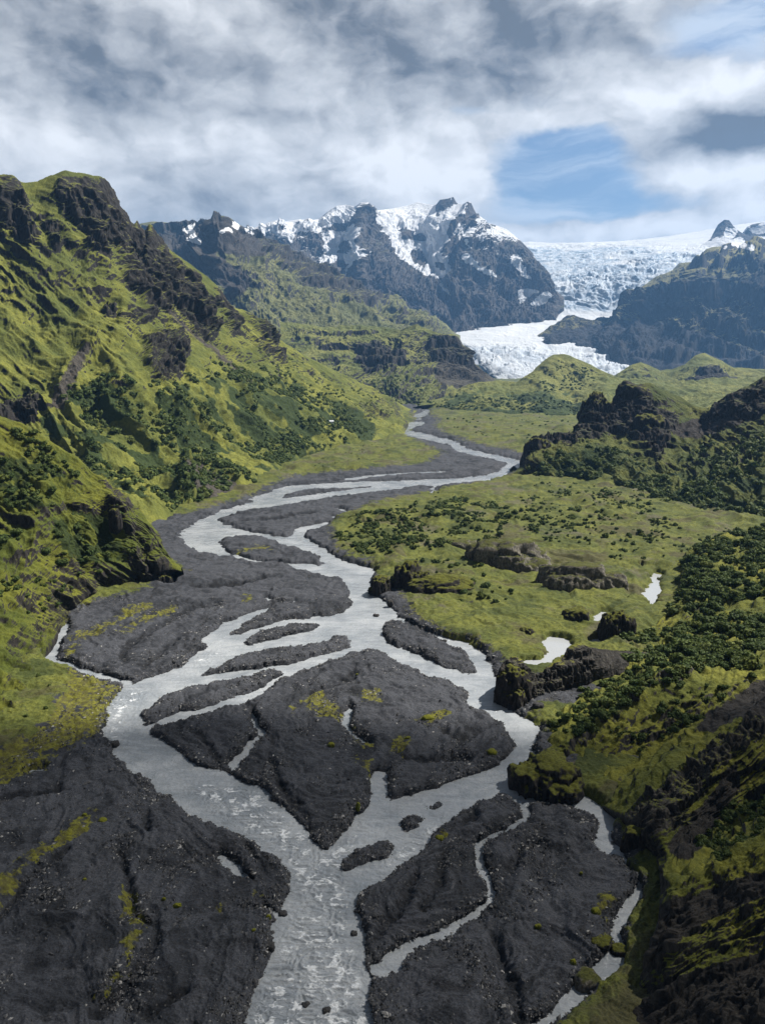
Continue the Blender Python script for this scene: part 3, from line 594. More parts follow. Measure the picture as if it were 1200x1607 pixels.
# west stem, the wide confluence and the middle trunk
wpoly(wet, [(470, 965), (400, 985), (322, 1018), (280, 1050), (215, 1072), (188, 1085), (170, 1118), (166, 1150), (180, 1182), (200, 1210), (240, 1238), (275, 1262), (300, 1285), (350, 1300), (395, 1322), (440, 1362), (455, 1400), (432, 1440), (428, 1482), (416, 1532), (393, 1590), (370, 1680), (340, 1760), (600, 1760), (588, 1680),
    (585, 1607), (583, 1572), (588, 1540), (577, 1522), (568, 1505), (564, 1447), (556, 1410), (600, 1380), (650, 1343), (700, 1293), (740, 1272), (780, 1244), (822, 1262), (835, 1225), (838, 1165), (843, 1142), (812, 1120), (782, 1108), (768, 1078), (750, 1062), (700, 1040), (650, 1022), (606, 1003), (602, 985), (612, 968), (605, 945), (578, 930), (575, 910), (592, 902), (583, 893), (540, 882), (505, 868), (498, 890), (530, 902), (548, 928), (550, 945), (535, 958)])
# upper bend
wpoly(wet, [(420, 785), (372, 794), (325, 812), (298, 826), (284, 845), (305, 862), (350, 874), (400, 884), (450, 888), (505, 905), (545, 905), (540, 885), (500, 856), (468, 838), (455, 846), (400, 836), (370, 830), (345, 822), (352, 812), (400, 797), (430, 788)])
for s in [[(655, 634, 5), (670, 647, 9), (652, 656, 9), (664, 661, 9), (632, 672, 12), (626, 678, 12), (665, 685, 9), (705, 696, 8), (728, 707, 10), (760, 715, 8), (795, 722, 8), (814, 727, 9), (812, 732, 10), (798, 735, 12), (786, 745, 12), (764, 751, 11), (700, 756, 8), (625, 758, 7), (550, 761, 8), (465, 766, 9), (440, 774, 14), (400, 790, 18)],
          [(690, 757, 7), (640, 761, 8), (575, 770, 9), (525, 776, 8), (475, 783, 9), (430, 790, 12), (395, 795, 14)], [(702, 741, 3), (625, 744, 3), (585, 748, 4), (540, 753, 3)], [(676, 752, 6), (682, 770, 8), (676, 779, 6)],
          [(465, 843, 12), (474, 833, 12), (510, 824, 6), (524, 812, 4), (545, 806, 4), (528, 797, 4)], [(728, 705, 8), (700, 690, 5), (660, 690, 3)],
          [(322, 1015, 18), (350, 990, 18), (385, 974, 14), (425, 957, 9), (466, 944, 3)], [(612, 962, 8), (630, 977, 9), (660, 993, 9), (700, 1006, 9), (728, 1016, 12), (752, 1034, 18), (762, 1056, 22), (775, 1080, 20)],
          [(590, 1530, 34), (640, 1497, 24), (700, 1467, 18), (740, 1442, 18), (772, 1410, 16), (768, 1390, 12), (757, 1362, 14), (753, 1338, 14), (768, 1317, 14), (800, 1306, 10), (818, 1290, 9), (826, 1262, 14)],
          [(105, 975, 12), (96, 992, 14), (85, 1012, 16), (76, 1034, 16), (88, 1042, 8), (112, 1044, 10), (126, 1055, 9), (175, 1067, 9), (205, 1076, 12)], [(28, 1221, 4), (70, 1208, 5)], [(256, 921, 5), (268, 912, 8), (270, 902, 5)],
          [(400, 1116, 5), (402, 1140, 10), (410, 1154, 14), (392, 1174, 15), (362, 1208, 15)], [(550, 1110, 10), (538, 1136, 11), (556, 1156, 9), (582, 1175, 11)], [(343, 1341, 9), (362, 1362, 16), (396, 1390, 11)], [(665, 1066, 3), (690, 1085, 6), (730, 1102, 8)], [(420, 1425, 6), (434, 1440, 9), (440, 1455, 6)], [(700, 1222, 5), (725, 1205, 9), (738, 1200, 4)], [(300, 1255, 5), (330, 1270, 10), (350, 1285, 6)], [(415, 938, 5), (428, 947, 6)],
          [(980, 1352, 6), (986, 1366, 6), (1001, 1386, 8), (1000, 1408, 13), (978, 1436, 15), (966, 1464, 17), (972, 1488, 18), (962, 1512, 42), (925, 1543, 26), (900, 1570, 22), (855, 1607, 26), (810, 1660, 34), (770, 1740, 40)], [(640, 1020, 4), (648, 1026, 4)]]:
    wstroke(wet, s)
wpoly(wet, [(822, 1235), (860, 1240), (905, 1250), (935, 1258), (962, 1288), (955, 1318), (976, 1338), (985, 1352), (972, 1352), (938, 1334), (930, 1315), (945, 1300), (930, 1285), (912, 1274), (870, 1262), (830, 1262)])
wpoly(wet, [(585, 1213), (609, 1213), (612, 1262), (580, 1280), (560, 1290), (575, 1262)])
for d in [[(340, 846), (395, 842), (452, 856), (498, 874), (514, 890), (470, 886), (400, 880), (352, 864)],                              # bars and islands
          [(424, 956), (465, 947), (552, 944), (545, 962), (500, 969), (440, 977), (395, 990), (372, 996), (378, 982)],
          [(382, 1012), (386, 1000), (425, 990), (475, 981), (501, 979), (490, 990), (440, 1001), (400, 1013)],
          [(546, 997), (553, 1009), (545, 1020), (500, 1031), (470, 1040), (420, 1048), (350, 1058), (290, 1072), (320, 1055), (380, 1030), (450, 1018), (500, 1012), (525, 1000)],
          [(446, 1055), (430, 1068), (400, 1086), (350, 1102), (280, 1120), (236, 1139), (221, 1140), (225, 1120), (245, 1100), (280, 1085), (350, 1071), (440, 1054)],
          [(236, 1150), (280, 1133), (325, 1122), (395, 1102), (440, 1070), (480, 1052), (530, 1035), (585, 1020), (612, 1032), (662, 1060), (700, 1088), (742, 1108), (785, 1138), (805, 1167), (798, 1190), (745, 1217), (690, 1234), (616, 1258), (611, 1252), (608, 1216), (588, 1216), (580, 1262), (560, 1284), (513, 1336), (480, 1303), (440, 1266), (400, 1236), (360, 1215), (300, 1196)],
          [(601, 992), (620, 976), (650, 988), (700, 1012), (730, 1027), (741, 1045), (737, 1062), (700, 1048), (650, 1028), (606, 1008)], [(664, 1062), (700, 1072), (735, 1086), (742, 1100), (700, 1092)],
          [(628, 1298), (632, 1286), (670, 1281), (664, 1293), (640, 1315)], [(662, 1266), (714, 1249), (716, 1256), (676, 1272)], [(536, 1368), (536, 1350), (600, 1322), (616, 1326), (609, 1345), (562, 1367)]]:
    wpoly(wet, d, False)
for s in [[(400, 1116, 5), (402, 1140, 10), (410, 1154, 14), (392, 1174, 15), (362, 1208, 15)], [(550, 1110, 10), (538, 1136, 11), (556, 1156, 9), (582, 1175, 11)]]: wstroke(wet, s)
PONDS = {'long': [(1025, 900), (1036, 900), (1035, 910), (1030, 917), (1034, 922), (1027, 937), (1032, 951), (1015, 956), (1017, 947), (1011, 932), (1020, 920), (1022, 910)],
         'narrow': [(987, 925), (992, 926), (986, 942), (978, 945)], 'behind': [(930, 970), (945, 962), (961, 960), (947, 972), (946, 984), (937, 980)],
         'wide': [(854, 1004), (870, 1000), (896, 1007), (898, 1015), (886, 1032), (870, 1037), (858, 1046), (826, 1048), (820, 1040), (855, 1030)],
         'small': [(924, 1008), (944, 1000), (943, 1013), (930, 1014)], 'tiny': [(1000, 896), (1015, 890), (1006, 898)]}
pond = np.zeros_like(wet)
for p in PONDS.values(): wpoly(pond, p)
lagoon = None
grass = np.zeros_like(wet)
for p in [[(520, 828), (530, 815), (560, 803), (600, 788), (650, 780), (700, 769), (780, 754), (815, 742), (900, 740), (1300, 780), (1300, 1100), (1000, 1100), (820, 1062), (790, 1042), (770, 1024), (720, 1004), (668, 984), (645, 958), (632, 936), (590, 925), (585, 888), (540, 874), (522, 852)],
          [(676, 650), (690, 662), (686, 676), (750, 700), (822, 714), (850, 730), (1300, 730), (1300, 655), (1000, 645), (690, 643)],
          [(640, 688), (655, 694), (692, 714), (662, 731), (575, 740), (495, 746), (440, 757), (380, 785), (280, 812), (200, 800), (300, 690), (560, 650), (650, 650), (648, 670)],
          [(290, 898), (222, 930), (150, 952), (112, 968), (98, 985), (78, 1010), (68, 1036), (95, 1048), (112, 1066), (100, 1105), (62, 1150), (0, 1192), (-400, 1340), (-400, 900), (150, 850)],
          [(830, 1120), (880, 1105), (900, 1140), (870, 1165)], [(880, 1240), (920, 1252), (965, 1290), (1000, 1350), (1000, 1210), (920, 1180)], [(985, 1360), (1012, 1390), (1008, 1420), (985, 1450), (985, 1500), (960, 1540), (930, 1570), (880, 1620), (820, 1700), (780, 1760), (1200, 1760), (1200, 1300)]]:
    wpoly(grass, p)
moss = np.zeros_like(wet)
for p in [[(180, 970), (235, 951), (234, 960), (205, 976)], [(265, 965), (278, 952), (275, 972)], [(475, 1106), (500, 1094), (530, 1118), (532, 1138), (492, 1130)], [(536, 1140), (560, 1152), (588, 1182), (580, 1190), (550, 1165)], [(556, 1096), (585, 1090), (602, 1108), (575, 1112)],
          [(655, 1140), (690, 1120), (702, 1130), (665, 1150)], [(612, 1185), (640, 1158), (645, 1170), (620, 1200)], [(100, 1062), (185, 1082), (172, 1118), (160, 1150), (150, 1165), (75, 1198), (-20, 1235), (-20, 1180), (70, 1150)], [(640, 950), (700, 985), (770, 1010), (760, 1024), (700, 1000), (650, 975)],
          [(190, 1395), (215, 1420), (230, 1460), (222, 1490), (195, 1500), (200, 1450)], [(560, 690), (660, 700), (690, 714), (640, 725), (580, 712)], [(945, 1412), (968, 1415), (950, 1440), (938, 1432)], [(380, 935), (395, 945), (388, 955)], [(930, 1440), (950, 1455), (940, 1500), (960, 1490)]]:
    wpoly(moss, p)
for s in [[(165, 1280, 6), (120, 1312, 16), (100, 1330, 14), (60, 1352, 14), (0, 1412, 22), (-60, 1450, 30)], [(110, 1012, 6), (150, 995, 14), (190, 980, 6)], [(105, 1035, 16), (125, 1020, 8)], [(190, 1005, 8), (215, 985, 8), (260, 965, 6)], [(75, 1205, 8), (30, 1222, 10), (-40, 1245, 16)], [(405, 1410, 8), (420, 1440, 6)], [(140, 1585, 8), (200, 1530, 10), (205, 1490, 12)],
          [(370, 872, 3), (410, 862, 6), (430, 870, 4)], [(560, 1200, 10), (583, 1215, 8), (580, 1260, 6)], [(690, 1300, 8), (700, 1330, 6)], [(350, 1412, 6), (340, 1450, 4)], [(455, 1115, 4), (470, 1140, 5)]]:
    wstroke(moss, s)
rapid = np.zeros_like(wet)
for p in [[(290, 1230), (400, 1238), (470, 1300), (512, 1338), (560, 1300), (590, 1290), (545, 1350), (550, 1450), (565, 1520), (580, 1607), (585, 1760), (340, 1760), (395, 1600), (440, 1480), (470, 1420), (440, 1340), (360, 1290)], [(168, 1100), (210, 1080), (235, 1085), (205, 1120), (195, 1160), (180, 1175), (164, 1150)], [(560, 1395), (650, 1310), (720, 1270), (700, 1300), (640, 1350)], [(300, 1035), (345, 1020), (350, 1030), (310, 1050)]]:
    wpoly(rapid, p)
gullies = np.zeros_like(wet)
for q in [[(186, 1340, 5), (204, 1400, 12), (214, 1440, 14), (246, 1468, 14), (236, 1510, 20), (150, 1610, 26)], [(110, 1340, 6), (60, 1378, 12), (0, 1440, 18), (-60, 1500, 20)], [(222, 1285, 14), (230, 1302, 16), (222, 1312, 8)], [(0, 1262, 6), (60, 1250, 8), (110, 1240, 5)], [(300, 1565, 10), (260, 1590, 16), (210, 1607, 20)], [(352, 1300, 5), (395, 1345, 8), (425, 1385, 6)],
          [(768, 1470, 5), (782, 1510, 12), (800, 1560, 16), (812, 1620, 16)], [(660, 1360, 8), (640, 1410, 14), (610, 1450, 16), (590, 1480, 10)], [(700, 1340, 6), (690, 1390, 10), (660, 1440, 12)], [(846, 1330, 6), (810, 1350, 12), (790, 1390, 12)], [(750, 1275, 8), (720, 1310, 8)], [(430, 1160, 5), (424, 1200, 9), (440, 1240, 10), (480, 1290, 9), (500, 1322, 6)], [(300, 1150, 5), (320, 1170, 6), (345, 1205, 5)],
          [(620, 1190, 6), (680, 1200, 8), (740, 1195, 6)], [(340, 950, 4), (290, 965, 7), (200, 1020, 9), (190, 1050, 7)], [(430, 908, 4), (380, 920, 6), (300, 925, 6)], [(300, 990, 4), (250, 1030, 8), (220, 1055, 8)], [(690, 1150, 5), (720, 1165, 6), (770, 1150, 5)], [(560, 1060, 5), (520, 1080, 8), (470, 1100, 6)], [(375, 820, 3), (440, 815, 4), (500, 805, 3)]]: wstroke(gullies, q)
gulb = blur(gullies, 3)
wetb = blur(wet | pond, 1.6); wetw = blur(wet | pond, 26); wetm = blur(wet | pond, 8); wetg = blur(wet | pond, 4.5); grassb = blur(grass, 7); mossb = blur(moss, 4); rapb = blur(rapid, 6)
pondb = blur(pond, 1.2); pondw = blur(pond, 14)
def fl(A, X, Y, warp=1.0):
    w = warp * (.25 + .0042 * Y)
    wx = w * (fbm2(X / 9, Y / 9, 3, .6, 1.) + .3 * fbm2(X / 1.1, Y / 1.1, 2, .6, 5.) + .45 * fbm2(X / 2.6, Y / 2.6, 2, .6, 2.)); wy = w * (fbm2(X / 9, Y / 9, 3, .6, 3.) + .45 * fbm2(X / 2.6, Y / 2.6, 2, .6, 4.))
    x = X + wx; y = np.maximum(Y + wy, 20)
    c, r = (x / y - UMIN) / CELL, (np.log(y) - L0) / CELL
    return [bil(a, c, r) for a in A]
# the floor: rows follow distance, columns fan out
pys = np.concatenate([np.arange(1770, 1100, -.95), np.arange(1100, 640, -.75), np.arange(640, 588, -1.0)])
ys = np.concatenate([ground(np.full_like(pys, 600), pys)[1], [4200, 4600, 5200, 6200, 7600, 9500, 12000]])
us = np.linspace(-.8, .8, 1120)
X = (us[None] * ys[:, None]).astype(np.float32); Y = np.repeat(ys[:, None], len(us), 1).astype(np.float32)
def floor_height(X, Y, full=False):
    wb, ww, wm, gb, mb, pb, wg, gu = fl([wetb, wetw, wetm, grassb, mossb, pondw, wetg, gulb], X, Y)
    far = 1 + Y / 420.
    cut = sstep(-.25, .35, fbm2(X / 26, Y / 26, 3, .5, 16.))
    dry = cut * sstep(.50, .22, wb) + (1 - cut) * sstep(.52, .06, wg) ** 1.3
    gb = np.where(Y > 2600, 1, gb)
    bank = .6 * (.25 + .45 * sstep(.5, -.2, fbm2(X / 30, Y / 30, 3, .5, 6.))) * far ** .6
    isl = sstep(.75, .05, wm) * (1 - ww)
    gul = rid2(X / 22 + .9 * fbm2(X / 30, Y / 30, 3), Y / 34 + .5 * fbm2(X / 25, Y / 25, 3, .5, 3.), 5, .55, 8.)
    stk = rid2(ww * 16 + .7 * fbm2(X / 16, Y / 16, 4, .55, 41.), fbm2(X / 60, Y / 60, 2) * 2, 4, .6, 12.)
    z = -.45 * (1 - dry) + dry * (bank + isl * (.5 * far ** .3 + .8 * gul) + 1.1 * np.maximum(gul, -.3) * sstep(.75, .3, wm) + .45 * stk * sstep(.9, .4, wm) + .24 * fbm2(X / 3.1, Y / 3.1, 4, .6, 5.))
    z = z - dry * gu * (1.3 + Y / 300)
    z = z + dry * gb * (1 - .8 * sstep(.02, .15, pb)) * (1.0 + .5 * fbm2(X / 28, Y / 28, 4, .5, 11.) + .16 * fbm2(X / 3.5, Y / 3.5, 3, .6, 12.) + 5.5 * np.maximum(0, fbm2(X / 60, Y / 60, 4, .5, 2.2) - .05) * sstep(250, 420, Y) * sstep(.1, .02, pb))
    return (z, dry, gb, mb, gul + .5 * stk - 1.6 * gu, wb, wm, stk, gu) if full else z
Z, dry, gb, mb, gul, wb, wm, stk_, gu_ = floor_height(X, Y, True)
P = np.stack([X, Y, Z], -1)
e1 = fbm2(X / 6, Y / 6, 4, .6, 21.); e2 = fbm2(X / 40, Y / 40, 4, .55, 22.)
gr = np.clip(gb + .35 * e1 * sstep(.02, .3, gb), 0, 1)
bare = sstep(.35, .8, e2 + .3 * e1) * sstep(230, 300, Y)                  # gravelly bare earth on the meadow
e3 = fbm2(X / 2.2, Y / 2.2, 4, .65, 27.)
mo = np.clip(mb * 1.1 - .12 + (.55 * e1 + .5 * e3) * sstep(.02, .3, mb), 0, 1)
dark = sstep(.2, -.3, gul + .4 * e1) * .8  # moist sand in hollows; also puts the gullies' shade into the gravel colour
silt = sstep(.15, .6, stk_ + .5 * e2 + .25 * e1) * sstep(.5, .2, mb) * sstep(.4, .2, gu_)
bare = np.where(gr > .5, bare, silt)
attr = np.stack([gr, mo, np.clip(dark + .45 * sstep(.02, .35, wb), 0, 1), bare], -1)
N = grid_normals(P)
def ground_mat():
    m, t, b = new_mat('valley_floor')
    pos = t.new('ShaderNodeNewGeometry').outputs['Position']
    at_ = t.new('ShaderNodeAttribute', attribute_name='m')
    sep = t.new('ShaderNodeSeparateColor'); t.put(sep.inputs[0], at_.outputs['Color'])
    n1 = t.noise(pos, 1 / 14., 6, .6); n2 = t.noise(pos, .7, 7, .7); n3 = t.noise(pos, 2.6, 4, .75)
    vor = t.new('ShaderNodeTexVoronoi'); t.put(vor.inputs['Vector'], pos); vor.inputs['Scale'].default_value = 1.5
    vs = t.new('ShaderNodeSeparateColor'); t.put(vs.inputs[0], vor.outputs['Color'])
    grav = t.mix(t.ss(n1, .32, .68), (.017, .0185, .0215), (.031, .033, .039))
    grav = t.mix(t.math('MULTIPLY', at_.outputs['Alpha'], t.ss(n2, .2, .7, .35, .95)), grav, (.058, .061, .070))
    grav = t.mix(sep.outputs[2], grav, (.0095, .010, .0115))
    n4 = t.noise(pos, 1 / 9., 7, .65, 1.5, (1., .45, 1.))
    grav = t.mix(t.ss(n4, .45, .7, 0, .75), grav, (.050, .053, .062))
    grav = t.mix(t.ss(n4, .42, .28, 0, .7), grav, (.012, .012, .013))
    grav = t.mix(.9, grav, t.ss(n3, .25, .75, .4, 1.6), 'MULTIPLY')
    peb = t.math('MULTIPLY', t.ss(vs.outputs[0], .86, .97), t.ss(t.math('ADD', vor.outputs['Distance'], t.math('MULTIPLY', n1, .3)), .46, .3))
    grav = t.mix(t.math('MULTIPLY', peb, .55), grav, (.16, .16, .16))
    g = t.mix(t.ss(n1, .35, .65), (.135, .142, .026), (.078, .092, .018))
    g = t.mix(t.ss(n2, .35, .7, 0, .8), g, (.042, .052, .014))
    nb = t.noise(pos, 1 / 32., 6, .62, .5)
    g = t.mix(t.ss(nb, .53, .62, 0, .7), g, (.058, .050, .028))
    g = t.mix(t.ss(nb, .46, .38, 0, .8), g, (.034, .046, .012))
    g = t.mix(t.math('MULTIPLY', at_.outputs['Alpha'], t.ss(n2, .25, .6)), g, (.085, .078, .05))
    g = t.mix(.8, g, t.ss(n3, .25, .75, .5, 1.5), 'MULTIPLY')
    e = t.math('MULTIPLY_ADD', n2, 1.6, -.8)
    mos = t.mix(t.ss(n2, .4, .65), (.075, .07, .02), (.16, .16, .014))
    c = t.mix(t.math('MULTIPLY', t.ss(t.math('ADD', sep.outputs[1], t.math('MULTIPLY', e, 1.3)), .35, .75), .9), grav, mos)
    c = t.mix(t.ss(t.math('ADD', sep.outputs[0], e), .4, .6), c, g)
    t.put(b.inputs['Base Color'], c)
    t.put(b.inputs['Roughness'], .9); b.inputs['Specular IOR Level'].default_value = .2
    bp = t.new('ShaderNodeBump'); bp.inputs['Strength'].default_value = .9; bp.inputs['Distance'].default_value = .22
    t.put(bp.inputs['Height'], t.math('ADD', t.math('MULTIPLY', n2, 1.6), n3)); t.put(b.inputs['Normal'], bp.outputs[0])
    return m
M_floor = ground_mat()
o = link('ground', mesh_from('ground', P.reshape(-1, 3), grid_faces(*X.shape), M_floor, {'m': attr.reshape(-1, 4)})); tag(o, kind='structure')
SHEETS['ground'] = (P, N, np.arccos(np.clip(N[..., 2], -1, 1)), attr)
print('floor', time.time() - T0, X.shape)

# ------------------------------------------------------------------ water
def water_mat(name, still=False):
    m, t, b = new_mat(name)
    pos = t.new('ShaderNodeNewGeometry').outputs['Position']
    n1 = t.noise(pos, .5, 6, .62, 1.6, (.6, 1., 1)); n2 = t.noise(pos, 2.4, 5, .65, .8, (.7, 1., 1)); n0 = t.noise(pos, 1 / 25., 4, .6)
    if still:
        t.put(b.inputs['Base Color'], (.33, .345, .36, 1)); b.inputs['Roughness'].default_value = .06
    else:
        at_ = t.new('ShaderNodeAttribute', attribute_name='m'); sep = t.new('ShaderNodeSeparateColor'); t.put(sep.inputs[0], at_.outputs['Color'])
        n0 = t.math('ADD', t.math('MULTIPLY', n0, .6), t.math('MULTIPLY', t.noise(pos, .16, 6, .65, 2.0, (.35, 1., 1)), .4))
        milky = t.mix(t.ss(n0, .36, .64), (.19, .212, .235), (.36, .38, .40))
        crest = t.ss(t.math('ADD', t.math('ADD', t.math('MULTIPLY', n1, .55), t.math('MULTIPLY', n2, .55)), t.math('MULTIPLY', sep.outputs[0], .42)), .81, 1.04)
        foam = t.math('MULTIPLY', crest, t.ss(t.math('ADD', sep.outputs[0], sep.outputs[1]), .02, .3))
        c = t.mix(t.math('MULTIPLY', foam, .75), milky, (.75, .77, .79))
        t.put(b.inputs['Base Color'], c); t.put(b.inputs['Roughness'], t.math('MULTIPLY_ADD', foam, .5, .10))
    b.inputs['IOR'].default_value = 1.33; b.inputs['Specular IOR Level'].default_value = .5
    bp = t.new('ShaderNodeBump'); bp.inputs['Strength'].default_value = .10 if still else .75; bp.inputs['Distance'].default_value = .42
    t.put(bp.inputs['Height'], t.math('ADD', n1, t.math('MULTIPLY', n2, .5))); t.put(b.inputs['Normal'], bp.outputs[0])
    return m
M_water = water_mat('glacial_water'); M_still = water_mat('still_water', True)
def water(name, M, mat, z0, step, waves=True, ulim=.8, pmin=628):
    pys = np.arange(1770, pmin, -step); ys = ground(np.full_like(pys, 600), pys)[1]
    us = np.linspace(-ulim, ulim, int(1120 / step * ulim / .8))
    X = (us[None] * ys[:, None]).astype(np.float32); Y = np.repeat(ys[:, None], len(us), 1).astype(np.float32)
    A = blur(M, 3.5)
    c, r = (X / Y - UMIN) / CELL, (np.log(Y) - L0) / CELL
    k = bil(A, c, r) > .02
    rp = bil(rapb, c, r)
    Z = np.full_like(X, z0)
    if waves:
        h = rid2(X / 2.6 + .9 * fbm2(X / 5, Y / 5, 2), Y / 1.6, 4, .55, 4.)
        Z = Z + (.09 + .36 * rp) * h + .05 * fbm2(X / 1.2, Y / 1.2, 3, .6, 3.) * (Y < 420)
        f = np.clip((.12 + .88 * rp) * sstep(.2, .8, .8 * h + .6 * fbm2(X / 3.4, Y / 3.4, 4, .6, 6.)), 0, 1)
        edge = sstep(.5, .75, fbm2(X / 8, Y / 8, 3, .5, 14.) + .45) * .12
    else: f = np.zeros_like(X); edge = f
    F = grid_faces(*X.shape)
    keep = k.ravel()[F].any(1); F = F[keep]
    idx = np.unique(F); mp = np.zeros(X.size, np.int32); mp[idx] = np.arange(len(idx))
    V = np.stack([X, Y, Z], -1).reshape(-1, 3)[idx]
    at_ = np.stack([f, edge, f * 0, f * 0], -1).reshape(-1, 4)[idx]
    return tag(link(name, mesh_from(name, V, mp[F], mat, {'m': at_})), kind='structure')
water('river', wet, M_water, 0.0, 1.0)
for nm in PONDS:
    M = np.zeros_like(wet); wpoly(M, PONDS[nm]); water('pond', M, M_still, 0.0, 1.2, False, pmin=850)
print('water', time.time() - T0)

# ------------------------------------------------------------------ rock outcrops and boulders (things of their own)
def rock_mat(name, a, b_, mossc, thr=(.55, .85), L=6.):
    m, t, b = new_mat(name)
    g = t.new('ShaderNodeNewGeometry'); pos = g.outputs['Position']
    sepn = t.new('ShaderNodeSeparateXYZ'); t.put(sepn.inputs[0], g.outputs['Normal'])
    nM = t.noise(pos, 2 / L, 6, .65); nF = t.noise(pos, 9 / L, 7, .7); nV = t.noise(pos, 4 / L, 6, .7, .8, (1.6, 1.6, .45))
    r = t.mix(t.ss(nV, .35, .68), a, b_); r = t.mix(.85, r, t.ss(nF, .25, .75, .45, 1.55), 'MULTIPLY')
    mo = t.mix(t.ss(nF, .35, .65), mossc, tuple(x * .45 for x in mossc))
    c = t.mix(t.ss(t.math('ADD', sepn.outputs[2], t.math('MULTIPLY_ADD', nM, .9, -.45)), *thr), r, mo)
    t.put(b.inputs['Base Color'], c); b.inputs['Roughness'].default_value = .93; b.inputs['Specular IOR Level'].default_value = .2
    bp = t.new('ShaderNodeBump'); bp.inputs['Strength'].default_value = .9; bp.inputs['Distance'].default_value = L / 14
    t.put(bp.inputs['Height'], t.math('ADD', nF, nV)); t.put(b.inputs['Normal'], bp.outputs[0])
    return m
M_dark = rock_mat('dark_mossy_rock', (.011, .0105, .0105), (.045, .040, .036), (.11, .115, .016), (.5, .88))
M_pale = rock_mat('pale_mossy_rock', (.05, .046, .04), (.20, .185, .155), (.085, .09, .02), (.60, .95))
M_stone = rock_mat('dark_boulder', (.02, .02, .021), (.06, .058, .056), (.04, .04, .02), (1.1, 1.3), 2.)
M_moss = rock_mat('moss_tuft', (.06, .07, .01), (.12, .135, .012), (.16, .165, .012), (.2, .6), 1.5)
_ico = {}
def ico(k):
    if k in _ico: return _ico[k]
    import bmesh
    bm = bmesh.new(); bmesh.ops.create_icosphere(bm, subdivisions=k, radius=1)
    V = np.array([v.co[:] for v in bm.verts]); F = np.array([[v.index for v in f.verts] for f in bm.faces]); bm.free()
    _ico[k] = (V, F); return V, F
def surf_z(x, y, names=('ground',)):
    return max(float(floor_height(np.array([[x]], np.float32), np.array([[y]], np.float32))[0, 0]) if n == 'ground' else near_z(n, x, y) for n in names)
def near_z(n, x, y):
    Q = SHEETS[n][0]; d = (Q[..., 0] - x) ** 2 + (Q[..., 1] - y) ** 2
    return float(Q.reshape(-1, 3)[np.argmin(d), 2])
def outcrop(name, x, y, z, rx, ry, h, mat, rot=0., k=5, lump=.35, sq=2.6, spikes=0., seed=0, flat=.15, tilt=0., n=8):
    r_ = np.random.default_rng(seed + 900); V, F = ico(k); QQ, FF_ = [], []
    for j in range(n):
        q2 = sq if n == 1 else r_.uniform(2., sq)
        r = (np.abs(V[:, 0]) ** q2 + np.abs(V[:, 1]) ** q2 + np.abs(V[:, 2]) ** q2) ** (-1 / q2)
        Q = V * r[:, None]
        Q[:, 2] = np.where(Q[:, 2] < 0, Q[:, 2] * .5, Q[:, 2])
        S = Q * 1.1 + seed * 17.3 + j * 5.1
        D = lump * (fbm3(S * [1, 1, .6], .9, 6, .58) * .8 + .9 * (fbm3(S * [1, 1, .4] + 9, 1.5, 6, .6, True) - .2))
        Q = Q * (1 + D[:, None])
        Q[:, 2] = np.where(Q[:, 2] > .55, .55 + .4 * np.tanh((Q[:, 2] - .55) / .5), Q[:, 2])
        if spikes:
            Q[:, 2] += spikes * sstep(.0, .9, Q[:, 2]) * np.maximum(0, fbm3(np.stack([S[:, 0], S[:, 1], S[:, 1] * 0 + seed], -1), 2.4, 3, .6, True))
        Q[:, 2] += tilt * Q[:, 0]
        if n > 1:
            a_ = j * 2.4 + r_.uniform(0, 1); d_ = 0 if j == 0 else r_.uniform(.35, .62); k1 = .74 if j == 0 else r_.uniform(.3, .6)
            hh = 1. if j == 0 else r_.uniform(.35, .92)
            Q = Q * [k1, k1 * r_.uniform(.8, 1.2), hh * (1 if n > 2 else .9)] + [d_ * math.cos(a_), d_ * math.sin(a_), 0]
        QQ.append(Q); FF_.append(F + j * len(V))
    Q = np.concatenate(QQ) * [rx, ry, h]
    c, s_ = math.cos(rot), math.sin(rot)
    Q = np.stack([Q[:, 0] * c - Q[:, 1] * s_, Q[:, 0] * s_ + Q[:, 1] * c, Q[:, 2]], 1)
    return link(name, mesh_from(name, Q, np.concatenate(FF_), mat), (x, y, z))
def px_outcrop(name, px, py, wpx, hpx, mat, label, cat, dr=.8, zoff=0., on=None, d=None, group=None, **kw):
    """foot centre at a picture point, size given in px there"""
    if d is None:
        if name in ('boulder', 'moss_cushion'):
            for _ in range(3):
                g = ground(px, py, zoff); zoff = max(-.12, float(floor_height(np.array([[g[0]]], np.float32), np.array([[g[1]]], np.float32))[0, 0]))
        g = ground(px, py, zoff); x, y, z = g
    else: x, y, z = at(px, py, d)
    sl = math.sqrt(x * x + y * y + (CAMH - z) ** 2); m = sl / F0 * .98
    w, h = wpx * m / 2, hpx * m
    o = outcrop(name, float(x), float(y) + w * dr * .5, float(z) - .06 * h, w * .95, w * dr, max(.45 * h, h - .35 * w * dr * (CAMH - z) / sl), mat, **kw)
    return tag(o, label, cat, group)
px_outcrop('rock_outcrop', 597, 934, 42, 34, M_dark, 'dark rounded rock knob standing in the river at the foot of the meadow crag', 'rock outcrop', seed=1, spikes=.15)
px_outcrop('rock_outcrop', 640, 930, 66, 46, M_dark, 'broad dark crag with grassy top and pinnacle beside the central river bend', 'rock outcrop', seed=2, spikes=.35, lump=.4)
px_outcrop('rock_outcrop', 700, 938, 130, 44, M_dark, 'long bushy green mound behind the dark crag at the river bend', 'rock outcrop', seed=3, dr=.55, lump=.3, flat=.2)
px_outcrop('rock_outcrop', 800, 900, 130, 62, M_pale, 'pale weathered rock hump with bare top in the middle of the meadow', 'rock outcrop', seed=4, dr=.6, lump=.4)
